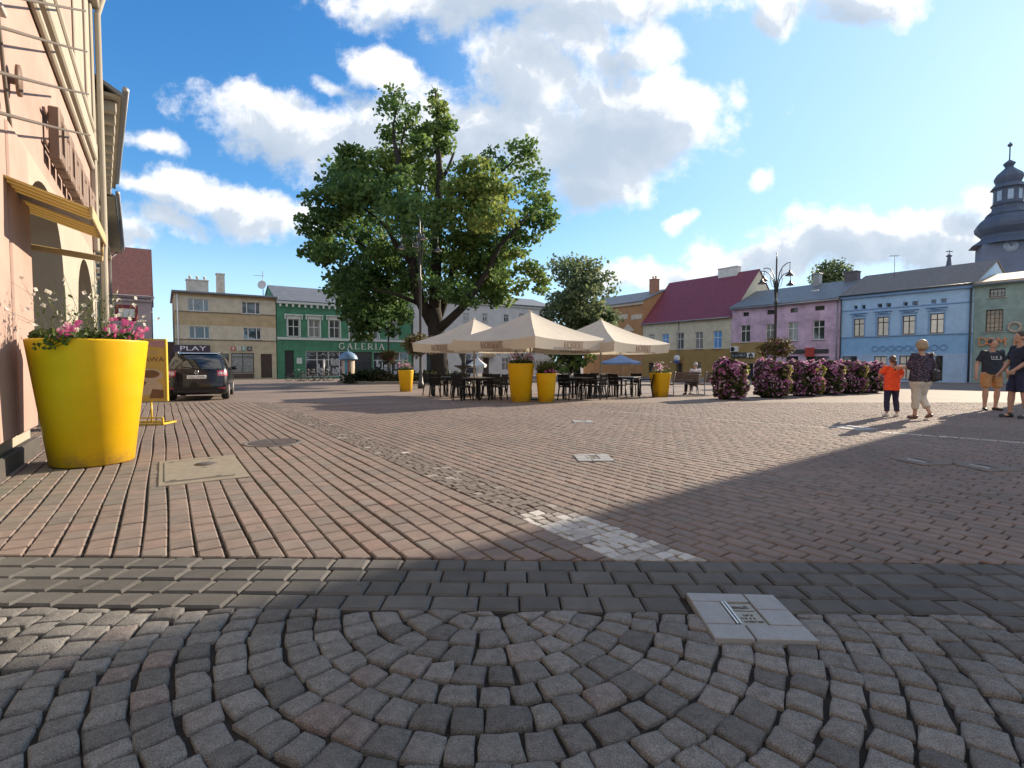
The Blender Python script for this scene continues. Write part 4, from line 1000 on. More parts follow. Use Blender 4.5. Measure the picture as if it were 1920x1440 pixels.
m = MB(); m.cbox(W_ - 1.3, W_ - .45, -.08, -.003, 7.52, 10.74, .02); m.cbox(W_ - .42, W_ - .02, -.14, -.003, ZT + .05, 10.74, .03); m.cbox(W_ - 3.2, W_ - 1.6, -.05, -.003, 7.52, 10.74, .02); m.build('pilaster', CRM, t)
m = MB(); m.tube([(W_ - .12, -.42, 11.3), (W_ - .12, -.24, 10.6), (W_ - .12, -.24, 4.6), (W_ - .2, -.22, 3.9), (W_ - .2, -.22, .1)], .075, 10); m.build('downpipe', CRM, t)
m = MB(); m.box(-.3, W_ + .1, -.75, 10.3, H1 + .01, H1 + .12); m.add([(-.3, -.7, H1 + .12), (W_ + .1, -.7, H1 + .12), (W_ + .1, 5, 14), (-.3, 5, 14)], [(0, 1, 2, 3)]); m.add([(-.3, 10.3, H1 + .12), (W_ + .1, 10.3, H1 + .12), (W_ + .1, 5, 14), (-.3, 5, 14)], [(3, 2, 1, 0)]); m.build('roof', METALR, t)
GRN = M('green_paint', (.010, .22, .07), .35, .1)
m = MB(); m.cbox(3.2, 4.30, -.05, -.003, -.05, 2.35, .02); d_ = m.build('door', GRN, t); m = MB(); m.tube([(4.15, -.05, 1.05), (4.15, -.12, 1.05), (4.0, -.12, 1.05)], .015, 6); m.build('handle', GUT, d_)
# shop sign of deep box letters
BRN = M('brown_box_letters', (.165, .105, .075), .6, .12, 4)
sg = thing('shop_sign', 'row of deep brown boxes standing out along the pink wall', 'sign', (pA.x, pA.y, 0), LROT)
zz0 = 4.45; x0 = 10.0 - tA
for i in range(9):                                      # seen end on only, so plain box bodies with a stepped outline
    xx = x0 + .08 + i * .62; m = MB(); hh = (.84, .80, .84, .80, .84, .80, .84, .80, .84)[i]
    m.cbox(xx, xx + .16, -.215, -.065, zz0, zz0 + hh, .02); m.cbox(xx + .165, xx + .48, -.215, -.065, zz0, zz0 + .17, .02); m.cbox(xx + .165, xx + .48, -.215, -.065, zz0 + hh - .18, zz0 + hh, .02)
    if i % 2: m.cbox(xx + .34, xx + .48, -.21, -.07, zz0 + .175, zz0 + hh - .185, .02)
    m.build('box_body', BRN, sg)
m = MB()
for zq in (zz0 + .22, zz0 + .7): m.box(x0 - .1, x0 + 5.6, -.06, -.03, zq - .03, zq + .03)
m.build('rail', BRN, sg)
ov = thing('oval_plate', 'small brown oval plate standing out from the pink wall', 'wall plate', (pA.x, pA.y, 0), LROT)
xo = LR.t(37) - tA; zo = LR.z(37, 160); m = MB(); m.tube([(xo, -.12, zo), (xo, -.08, zo)], [(.12, .19), (.12, .19)], 20, flat=(1, 0, 0)); m.build('plate', BRN, ov); m = MB(); m.box(xo - .02, xo + .02, -.10, -.0, zo - .05, zo + .05); m.build('bracket', BRN, ov)
# cables strung in front of the wall, their shadows fall on it
CBL = M('cable_rubber', (.10, .08, .062), .7, .1)
for (ya, yb, lab) in ((2, 40, 'topmost dark cable strung across the pink wall'), (60, 112, 'second dark cable from the top on the pink wall'),
                      (143, 188, 'third dark cable from the top on the pink wall'), (216, 262, 'lowest dark cable, crossing the brown boxes on the pink wall')):
    d0 = LO.D0 + .829 * LO.t(-30); d1 = LO.D0 + .829 * LO.t(183)
    a = LO.pt(LO.t(-30)); b_ = LO.pt(LO.t(183)); a.z = LO.z(-30, ya - (yb - ya) / 6); b_.z = LO.z(183, yb)
    m = MB(); pts = []
    for i in range(13):
        f = i / 12; p = a.lerp(b_, f); p.z -= .012 * math.sin(math.pi * f); pts.append(p)
    wall_end = b_ - U * .5
    m.tube(pts, .016, 6)
    tag(m.build('cable', CBL), lab, 'cable', 'cables across the pink wall')
a = LR.pt(LR.t(6)) + U * .05; m = MB(); pts = [(LR.pt(LR.t(x)) + U * .06) for x in (6, 12, 20, 33)]
for p, (x, y) in zip(pts, ((6, -20), (12, 80), (20, 190), (33, 330))): p.z = LR.z(x, y)
m.tube(pts, .02, 6); tag(m.build('cable', CBL), 'thin cable running down the pink wall past the oval plate', 'cable')
# striped awning
stripe = bpy.data.materials.new('striped_canvas'); stripe.use_nodes = True; T = NT(stripe.node_tree); b = T.n['Principled BSDF']
tcn = T.new('ShaderNodeTexCoord'); sx = T.new('ShaderNodeSeparateXYZ'); T.l.new(tcn.outputs['Object'], sx.inputs[0])
fr = T.math('FRACT', T.math('MULTIPLY', sx.outputs[0], 5.5)); base = T.ramp(fr, [(0, (.58, .43, .16)), (.4, (.66, .58, .36)), (.72, (.42, .30, .11))], 'CONSTANT')
T.l.new(base, b.inputs['Base Color']); b.inputs['Roughness'].default_value = .85
tr_ = T.new('ShaderNodeBsdfTranslucent'); T.l.new(base, tr_.inputs[0]); mx = T.new('ShaderNodeMixShader'); mx.inputs[0].default_value = .45; T.l.new(b.outputs[0], mx.inputs[1]); T.l.new(tr_.outputs[0], mx.inputs[2]); T.l.new(mx.outputs[0], T.n['Material Output'].inputs[0])
N = Vector((-5.0, 6.22, 2.99)); aw = thing('awning', 'small yellow striped awning above the yellow flower pot, fixed to the pink wall', 'awning', N, LROT)
L = 1.6; pj = 1.0; up_ = .33
m = MB()
vs = [(-.12, 0, 0), (L, 0, -.03), (L, pj, up_ - .03), (-.12, pj, up_)]; m.add(vs + [(x, y, z + .012) for x, y, z in vs], [(3, 2, 1, 0), (4, 5, 6, 7), (0, 1, 5, 4), (1, 2, 6, 5), (2, 3, 7, 6), (3, 0, 4, 7)])
m.build('canopy', stripe, aw)
m = MB(); m.cbox(-.13, L + .01, -.035, -.006, -.12, .03, .008); m.build('valance', M('awning_trim', (.40, .32, .18), .7, .1), aw)
m = MB(); m.cbox(.52, .76, .02, pj, -.06 + .0, -.015, .01, mat=Matrix.Translation((0, 0, .03)) @ Matrix.Rotation(math.atan2(up_, pj), 4, 'X')); m.build('folding_arm', GUT, aw)
m = MB(); m.cbox(L - .02, L + .05, -.02, pj + .3, -.34, -.26, .012, mat=Matrix.Rotation(math.atan2(.10, pj), 4, 'X')); m.tube([(L + .015, .02, -.27), (L + .015, .02, -.03)], .018, 6); m.build('support_bar', M('tan_bar', (.36, .27, .13), .6, .1), aw)

# neighbours further along
GW = M('pale_green_stucco', (.32, .32, .255), .9, .12, 1.0)
def row_house(name, label, Pq, Qq, He, zr, mat, ov_, dent, wz):
    Pq.z = Qq.z = 0; ta, tb = 0., (Qq - Pq).length
    n = max(2, int((tb - ta) / 2.4)); ops = [((i + .5) * (tb - ta) / n - .5, z, 1.0, 1.7) for i in range(n) for z in wz]
    t, W_, ro = house(name, label, Pq, Qq, He, 9, zr, ops, mat, METALR, ov_)
    for o in ops: window(t, *o)
    m = MB(); m.cbox(.02, W_ - .02, -ov_ * .95, -.003, He - .40, He - .30 + .0, .02); m.cbox(.02, W_ - .02, -.2, -.003, He - .9, He - .75, .02)
    if dent:
        k = .4
        while k < W_ - .2: m.cbox(k - .12, k + .12, -ov_ * .8, -.004, He - .72, He - .41, .03); k += .9
    m.build('cornice', CRM, t)
    m = MB(); m.tube([(0, -ov_ - .06, He - .12), (W_, -ov_ - .06, He - .12)], .08, 8); m.tube([(W_ - .1, -ov_ * .9, He - .2), (W_ - .1, -.12, He - .8), (W_ - .1, -.12, .1)], .06, 8); m.build('gutter', GUT, t)
    return t
row_house('cream_townhouse', 'cream townhouse with bracketed eaves between the pink house and the next', LR.pt(17.4), Vector((-17.55, 22.0, 0)), 9.0, 11.5, CRM, .75, True, (1.0, 4.6, 6.6)[0:2])
row_house('pale_townhouse', 'pale greenish townhouse with dark gutter, last before the red tiled house', Vector((-17.62, 22.1, 0)), Vector((-25.7, 33.2, 0)), 8.6, 11, GW, .75, False, (1.0, 4.6))
REDT = M('red_roof_tiles', (.125, .05, .045), .85, .25, 4, .5, 16)
tR0, tR1 = NR.t(287) - 9.5, NR.t(287)
t, W_, ro = house('corner_house', 'grey lilac house with steep red brown tiled roof behind the left row', NR.pt(tR0), NR.pt(tR1), 7.45, 9, 12.2, [(W0, 3.9, 1.0, 1.6) for W0 in (1.5, 4.0)], M('lilac_render', (.36, .28, .28), .9, .12, 1), REDT, .4)
for W0 in (1.5, 4.0): window(t, W0, 3.9, 1.0, 1.6)
m = MB(); m.cbox(0, W_ + .25, -.4, -.003, 7.0, 7.25, .03); m.cbox(0, W_ + .1, -.2, -.003, 6.7, 6.95, .03); m.build('cornice', M('lilac_trim', (.40, .33, .33), .9), t)
# low wall in the gap and protruding red sign
gp0, gp1 = NR.pt(NR.t(290)) + WV * 3, NR.pt(NR.t(316)) + WV * 3
e = gp1 - gp0; gl_ = thing('garden_wall', 'low brownish wall closing the gap beside the beige building', 'wall', (gp0.x, gp0.y, gz(gp0.y)), math.atan2(e.y, e.x))
m = MB(); m.box(-1, e.xy.length + 1.5, 0, .3, -.5, 3.6); m.build('masonry', M('wall_brown', (.24, .18, .16), .9, .2, 2), gl_); m = MB(); m.cbox(-1.05, e.xy.length + 1.55, -.06, .36, 3.602, 3.72, .02); m.build('coping', GUT, gl_)
sp_ = Vector((-19.95, 25.3, 0)); R3 = math.atan2(11.1, -8.08); rs = thing('projecting_sign', 'dark red rounded sign board projecting from the pale townhouse', 'sign', (sp_.x, sp_.y, 0), R3)
m = MB(); m.cbox(-.08, .08, -1.42, -.50, 3.25, 4.05, .06); m.build('board', M('sign_crimson', (.25, .02, .035), .4, .1), rs)
m = MB(); m.box(-.09, -.083, -1.28, -.64, 3.42, 3.85); m.build('panel', LETW, rs); m = MB(); m.tube([(0, -.50, 3.9), (0, 0, 3.9)], .03, 6); m.tube([(0, -.50, 3.4), (0, 0, 3.4)], .03, 6); m.build('bracket', GUT, rs)

# row carried on behind the viewer, set back: unseen, added to block sky light
q0 = LR.pt(-22) - U * 1.6; q1 = LR.pt(-2.0) - U * 1.6
ops_ = [(1.0 + 2.6 * i, z, 1.1, 1.9) for i in range(7) for z in (1.0, 4.6, 8.2)]
t, W_, ro = house('added_townhouse', 'brown townhouse added behind the viewer to block sky light, outside the picture', q0, q1, 12.5, 9, 15.5, ops_, M('brown_render', (.30, .24, .19), .9, .1), METALR, .4)
for o in ops_: window(t, *o)
# ------------------------------------------------------------ trees, hedges, planters
BARK = M('bark', (.024, .019, .015), .95, .3, 6, .8, 30)
def leafmat(name, stops, tl=.35): return M(name, (0, 0, 0), .6, .0, spec=.3, tints=stops, transl=tl)
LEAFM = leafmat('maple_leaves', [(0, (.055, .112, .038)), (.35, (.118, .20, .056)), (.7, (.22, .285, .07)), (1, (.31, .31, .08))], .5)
LEAFA = leafmat('ash_leaves', [(0, (.075, .11, .06)), (.5, (.125, .175, .085)), (1, (.22, .24, .11))], .5)
def rdir(rn):
    z = rn.uniform(-1, 1); a = rn.uniform(0, 6.2832); r = math.sqrt(1 - z * z); return Vector((r * math.cos(a), r * math.sin(a), z))
def leaf(m, p, s, rn, tint, droop=0.):
    n = rdir(rn); n.z = abs(n.z) * .8 + .1; n.normalize(); a = n.orthogonal().normalized(); a = (Matrix.Rotation(rn.uniform(0, 6.28), 3, n) @ a); b = n.cross(a)
    s *= rn.uniform(.7, 1.3)
    m.add([p - a * s * .5, p - a * s * .1 + b * s * .42, p + a * s * .55 + n * s * .08 * (1 - 2 * droop), p - a * s * .1 - b * s * .42], [(0, 1, 2, 3)], 0, tint)
def crown(blobs, n_per_m2, size, rn, tbase=.4, yellow=0.):
    m = MB()
    for (c, r, dn, tb) in blobs:
        if not isinstance(r, (tuple, list)): r = (r, r, r * .85)
        area = 4 * math.pi * ((r[0] * r[1] + r[0] * r[2] + r[1] * r[2]) / 3)
        # sub-clumps give light and dark bunches with gaps
        nc = max(4, int(area * .75)); cl = []
        for _ in range(nc):
            d = rdir(rn); k = rn.uniform(.35, 1.0) ** .5; cl.append((Vector(c) + Vector((d.x * r[0] * k, d.y * r[1] * k, d.z * r[2] * k)), rn.gauss(0, .13)))
        nl = int(area * n_per_m2 * dn / nc)
        cr = .72 * (sum(r) / 3) ** .6
        for (cc, ct_) in cl:
            for _ in range(nl):
                d = rdir(rn); k = rn.random() ** .45
                p = cc + Vector((d.x * cr, d.y * cr, d.z * cr * .6)) * k
                leaf(m, p, size, rn, min(1, max(0, tb + ct_ + rn.gauss(0, .10))))
    return m

rn = random.Random(11)
DT = 38.0
def tp(cx, cy, dd=0.):
    d = DT + dd; return at(520 + cx / 3, 160 + cy / 3, d)
TB = [(700,170,110,95,.55,.35),(650,270,65,60,.8,.3),(895,80,42,40,.45,.4),(915,190,60,55,.5,.6),(930,265,75,45,.7,.55),(880,335,130,62,1,.45),(790,365,62,50,.9,.45),  # last value: bough tint with the light painted in, right side paler
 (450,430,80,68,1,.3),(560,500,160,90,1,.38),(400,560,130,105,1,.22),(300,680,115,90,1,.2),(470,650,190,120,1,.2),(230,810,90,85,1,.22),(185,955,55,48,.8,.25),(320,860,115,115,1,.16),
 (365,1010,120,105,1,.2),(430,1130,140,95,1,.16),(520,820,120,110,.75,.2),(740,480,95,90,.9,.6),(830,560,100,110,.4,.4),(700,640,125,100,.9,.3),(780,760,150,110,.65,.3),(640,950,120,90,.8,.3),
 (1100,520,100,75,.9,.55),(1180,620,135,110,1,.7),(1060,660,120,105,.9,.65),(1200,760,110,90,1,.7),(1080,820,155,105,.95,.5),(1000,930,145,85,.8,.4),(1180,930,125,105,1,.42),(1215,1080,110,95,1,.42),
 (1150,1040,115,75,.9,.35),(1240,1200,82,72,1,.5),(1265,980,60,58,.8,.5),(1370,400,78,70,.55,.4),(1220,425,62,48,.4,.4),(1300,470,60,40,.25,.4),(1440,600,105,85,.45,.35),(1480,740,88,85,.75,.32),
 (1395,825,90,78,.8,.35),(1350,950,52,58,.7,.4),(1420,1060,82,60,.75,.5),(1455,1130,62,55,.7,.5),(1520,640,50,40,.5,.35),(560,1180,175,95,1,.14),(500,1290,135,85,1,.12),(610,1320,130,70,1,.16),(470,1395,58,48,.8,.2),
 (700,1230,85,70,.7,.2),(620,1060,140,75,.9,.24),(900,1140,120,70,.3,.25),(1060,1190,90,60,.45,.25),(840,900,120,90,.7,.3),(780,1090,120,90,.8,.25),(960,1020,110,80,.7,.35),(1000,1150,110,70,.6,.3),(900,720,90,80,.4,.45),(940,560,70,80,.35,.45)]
blobs = []
for (cx, cy, rx, ry, dn, tb) in TB:
    q = ((cx - 830) / 720) ** 2 + ((cy - 760) / 640) ** 2
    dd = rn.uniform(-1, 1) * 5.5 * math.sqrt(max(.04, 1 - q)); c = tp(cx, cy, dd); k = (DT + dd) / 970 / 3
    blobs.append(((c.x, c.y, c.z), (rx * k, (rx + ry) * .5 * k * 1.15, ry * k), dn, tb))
base = Vector((tp(915, 1300).x, DT, gz(DT)))
for b0_ in list(blobs):                                   # thin sprays joining neighbouring boughs
    o_ = sorted(blobs[:len(TB)], key=lambda q: (Vector(q[0]) - Vector(b0_[0])).length)[rn.randrange(1, 4)]
    mid_ = Vector(b0_[0]).lerp(Vector(o_[0]), .5) + rdir(rn) * .7; k_ = .75
    blobs.append((tuple(mid_), tuple((p_ + q_) / 2 * k_ for p_, q_ in zip(b0_[1], o_[1])), .28, (b0_[3] + o_[3]) / 2))
bt = thing('maple_tree', 'huge old maple tree with several trunks in the middle of the square', 'tree', base)
m = MB()
def limb(pts, r0, r1, n=8):
    P = [p - base for p in pts]; k = len(P)
    m.tube(P, [r0 + (r1 - r0) * i / (k - 1) for i in range(k)], n)
limb([base, base + Vector((0, 0, .8)), base + Vector((-.1, 0, 2.2)), tp(890, 1330), tp(880, 1260)], .72, .55, 14)
m.tube([(0, 0, -.1), (0, 0, .5)], [1.0, .70], 14)
limb([tp(875, 1340), tp(800, 1200, -.5), tp(765, 1000, -1), tp(715, 780, -1), tp(695, 560, -1), tp(690, 430, -1), tp(668, 330, -1)], .46, .13)
limb([tp(690, 430, -1), tp(715, 330, -1), tp(735, 240, -1.0)], .13, .05, 6)
limb([tp(668, 330, -1), tp(665, 250, -1), tp(690, 150, -1)], .12, .04, 6)
limb([tp(885, 1340), tp(890, 1180), tp(900, 950, .5), tp(912, 700, .5), tp(920, 540, .3), tp(915, 430, .2), tp(905, 320, .2), tp(910, 180, .2), tp(900, 70, .2)], .48, .05)
limb([tp(920, 560, .3), tp(965, 490, .3), tp(1000, 400, .2)], .20, .08, 6)
limb([tp(895, 1330), tp(955, 1190, 1), tp(985, 1060, 1.5), tp(1060, 880, 2), tp(1150, 690, 2)], .36, .10)
limb([tp(900, 1380), tp(960, 1330, -1), tp(1045, 1250, -1.5), tp(1110, 1160, -1.5), tp(1190, 1040, -1.5), tp(1250, 910, -1.5), tp(1320, 840, -1.5), tp(1410, 740, -1.5)], .34, .07)
limb([tp(1130, 640, 2), tp(1215, 545, 1), tp(1300, 470, .5), tp(1370, 400, .5)], .11, .04, 6)
limb([tp(770, 1010, -1), tp(690, 930, -2), tp(610, 790, -2.5), tp(480, 690, -3)], .22, .06)
limb([tp(790, 1180, -.5), tp(640, 1010, 2), tp(480, 900, 3), tp(300, 820, 3)], .22, .05)
limb([tp(820, 1240), tp(680, 1180, -2), tp(540, 1150, -3)], .18, .05)
limb([tp(1000, 1030, 1.5), tp(1100, 960, 3), tp(1200, 900, 4)], .15, .05)
limb([tp(735, 850, -1), tp(790, 700, 2), tp(830, 520, 2)], .16, .05)
for i in range(40):
    b_ = rn.choice(blobs); c = Vector(b_[0]); s_ = c + rdir(rn) * 1.2; s_.z = c.z - rn.uniform(.1, .5)
    limb([s_, c, c + rdir(rn) * .8 + Vector((0, 0, .6))], .05, .015, 5)
m.build('trunk', BARK, bt)
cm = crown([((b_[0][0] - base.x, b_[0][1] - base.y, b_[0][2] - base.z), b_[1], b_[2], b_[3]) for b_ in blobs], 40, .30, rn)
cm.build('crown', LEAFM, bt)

def simple_tree(name, label, px, ytop, ybot, d, wpx, lm, n=26, dens=24, size=.32, seed=1, thin=.7, group=None):
    rn = random.Random(seed); top = at(px, ytop, d); b0 = Vector((top.x, d, gz(d))); hb = at(px, ybot, d).z; k = d / 970; w = wpx * k / 2; h = (top.z - hb)
    t = thing(name, label, 'tree', b0, 0, group); bl = []
    for i in range(n):
        f = rn.random(); z = hb + h * (.12 + .80 * f); ww = w * math.sin(math.pi * (.16 + .70 * f)) ** .8; a = rn.uniform(0, 6.28); q = ww * rn.uniform(.2, .85)
        r = w * rn.uniform(.22, .36); bl.append(((q * math.cos(a), q * math.sin(a), z - b0.z), (r, r, r * .8), thin * rn.uniform(.7, 1.2), rn.uniform(.25, .75)))
    m = MB(); zb_ = hb - b0.z
    m.tube([(0, 0, -.1), (0, 0, zb_ * .5), (.1, 0, zb_ + h * .3), (0, .1, zb_ + h * .8)], [.35 * w / 4, .28 * w / 4, .2 * w / 4, .04], 8)
    for b_ in bl:
        c = Vector(b_[0]); s_ = Vector((0, 0, max(zb_ * .6, c.z - rn.uniform(.3, .5) * h))); mid = s_.lerp(c, .5) + Vector((0, 0, -.2)); m.tube([s_, mid, c], [.10 * w / 4, .07 * w / 4, .02], 5)
    m.build('trunk', BARK, t); crown(bl, dens, size, rn).build('crown', lm, t); return t
simple_tree('ash_tree', 'smaller loose grey green tree behind the umbrellas', 1082, 488, 655, 52, 172, LEAFA, 40, 24, .32, 5, .62)
simple_tree('ash_tree', 'tree top showing above the mauve pink house roof', 1566, 506, 600, 72, 150, LEAFA, 22, 18, .40, 8, .8)
simple_tree('ash_tree', 'dark tree low behind the umbrellas beside the blue parasol', 1065, 630, 700, 46, 110, LEAFM, 20, 22, .32, 9, .9)

# ---- flower hedge blocks
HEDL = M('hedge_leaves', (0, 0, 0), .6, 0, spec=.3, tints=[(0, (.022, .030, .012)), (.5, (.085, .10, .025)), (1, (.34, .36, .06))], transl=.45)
PETP = M('petunia_petals', (0, 0, 0), .6, 0, spec=.2, tints=[(0, (.28, .06, .20)), (.35, (.55, .17, .41)), (.65, (.70, .42, .59)), (1, (.84, .73, .73))], transl=.4)
PETK = M('pink_petals', (0, 0, 0), .6, 0, spec=.2, tints=[(0, (.42, .05, .20)), (.6, (.62, .14, .36)), (1, (.72, .38, .48))], transl=.4)
PETW = M('white_petals', (.70, .66, .60), .6, 0, spec=.2, transl=.4)
def flower(m, p, n, s, tint, rn, k=5):
    n = n.normalized(); a = n.orthogonal().normalized(); a = Matrix.Rotation(rn.uniform(0, 6.28), 3, n) @ a; b = n.cross(a)
    for i in range(k):
        t0 = 6.2832 * (i - .46) / k; t1 = 6.2832 * (i + .46) / k; tm = (t0 + t1) / 2
        e = lambda t_, q, l: p + (a * math.cos(t_) + b * math.sin(t_)) * (s * q) + n * (s * l)
        m.add([p, e(t0, .75, .22), e(tm, 1.0, .25), e(t1, .75, .22)], [(0, 1, 2, 3)], 0, min(1, max(0, tint + rn.gauss(0, .08))))
def hedge_mesh(seed, sx=.51, sy=.52, h=1.28):
    rn = random.Random(seed); lf = MB(); fl = MB()
    lf.cbox(-sx + .15, sx - .15, -sy + .15, sy - .15, 0, h - .18, .10, 0, .0)
    for i in range(5200):
        f = rn.randrange(6)
        u_, v_ = rn.uniform(-1, 1), rn.uniform(0, 1)
        if f < 2: p = Vector((u_ * sx, -sy if f == 0 else sy, v_ * h)); n = Vector((0, -1 if f == 0 else 1, 0))
        elif f < 4: p = Vector((-sx if f == 2 else sx, u_ * sy, v_ * h)); n = Vector((-1 if f == 2 else 1, 0, 0))
        else: p = Vector((u_ * sx, rn.uniform(-1, 1) * sy, h)); n = Vector((0, 0, 1))
        c = Vector((0, 0, h * .5)); bul = .075 * math.sin(p.x * 7 + seed) + .06 * math.sin(p.z * 9 + p.y * 6)
        # round the edges of the block
        q = Vector((p.x / sx, p.y / sy, (p.z - h / 2) / (h / 2))); L = (abs(q.x) ** 5 + abs(q.y) ** 5 + abs(q.z) ** 5) ** (1 / 5)
        q = q / L; p = Vector((q.x * sx, q.y * sy, h / 2 + q.z * h / 2)) + n * (bul + rn.uniform(-.10, .05))
        if p.z < .02: continue
        d = (n + rdir(rn) * .9)
        bloom = .60 if n.z > .5 else (.30 + .22 * (p.z / h))
        bloom *= .75 + .45 * math.sin(p.x * 5.1 + seed * 2) * math.sin(p.z * 4.3 + p.y * 4 + seed)
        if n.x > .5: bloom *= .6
        if rn.random() < bloom: flower(fl, p, d, rn.uniform(.035, .055), min(1, max(0, rn.gauss(.45, .28))), rn)
        else: leaf(lf, p, .085, rn, min(1, max(0, rn.gauss(.30 + (.45 if n.x > .5 else 0), .18))))  # sunlit edge painted in: leaves on the right face are yellower
    return lf.mesh('foliage', HEDL), fl.mesh('blossoms', PETP)
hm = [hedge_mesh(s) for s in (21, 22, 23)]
hx = [(1368, 750, 'first flowering hedge block beside the bench, nearest of the purple row'), (1446, 746.5, 'second purple flowering hedge block, in front of the lamp post'), (1507, 743.5, 'third purple flowering hedge block from the bench'),
      (1553, 740.5, 'fourth purple flowering hedge block from the bench'), (1592, 738.7, 'fifth purple flowering hedge block from the bench'), (1628, 737, 'last purple flowering hedge block, nearest the girl in orange')]
for i, (x, y, lab) in enumerate(hx):
    q = gpt(x, y); q.y += .45; q.x = (x - 960) / 970 * q.y
    t = thing('flower_hedge', lab, 'hedge', (q.x, q.y, gz(q.y)), R((-6, -9, -11, -13, -14, -15)[i]), 'row of flowering hedge blocks')
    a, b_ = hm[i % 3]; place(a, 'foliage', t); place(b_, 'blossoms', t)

# ---- yellow planters
YEL = M('yellow_plastic', (.67, .385, .002), .42, .07, 2.2, .03, 90, spec=.4)
STEM = M('plant_green', (0, 0, 0), .65, 0, spec=.3, tints=[(0, (.035, .060, .018)), (.6, (.085, .12, .035)), (1, (.20, .20, .06))], transl=.3)
T = NT(YEL.node_tree); b = T.n['Principled BSDF']; src = b.inputs['Base Color'].links[0].from_socket          # splashed dirt at the foot, scuffs on the flank
tcn = T.new('ShaderNodeTexCoord'); sx = T.new('ShaderNodeSeparateXYZ'); T.l.new(tcn.outputs['Object'], sx.inputs[0])
low_ = T.math('MULTIPLY', T.smooth(sx.outputs[2], .30, .0), T.smooth(T.noise(tcn.outputs['Object'], 7, 7, .7), .35, .7))
scf = T.math('MULTIPLY', T.smooth(T.noise(tcn.outputs['Object'], 16, 8, .75), .60, .70), .30)
T.l.new(T.mix(T.math('MAXIMUM', T.math('MULTIPLY', low_, .75), scf), src, (.20, .13, .05, 1)), b.inputs['Base Color'])
T.l.new(T.smooth(T.noise(tcn.outputs['Object'], 3, 6, .6), .3, .7, .36, .62), b.inputs['Roughness'])
EARTH = M('potting_soil', (.035, .025, .018), .95, .3, 10)
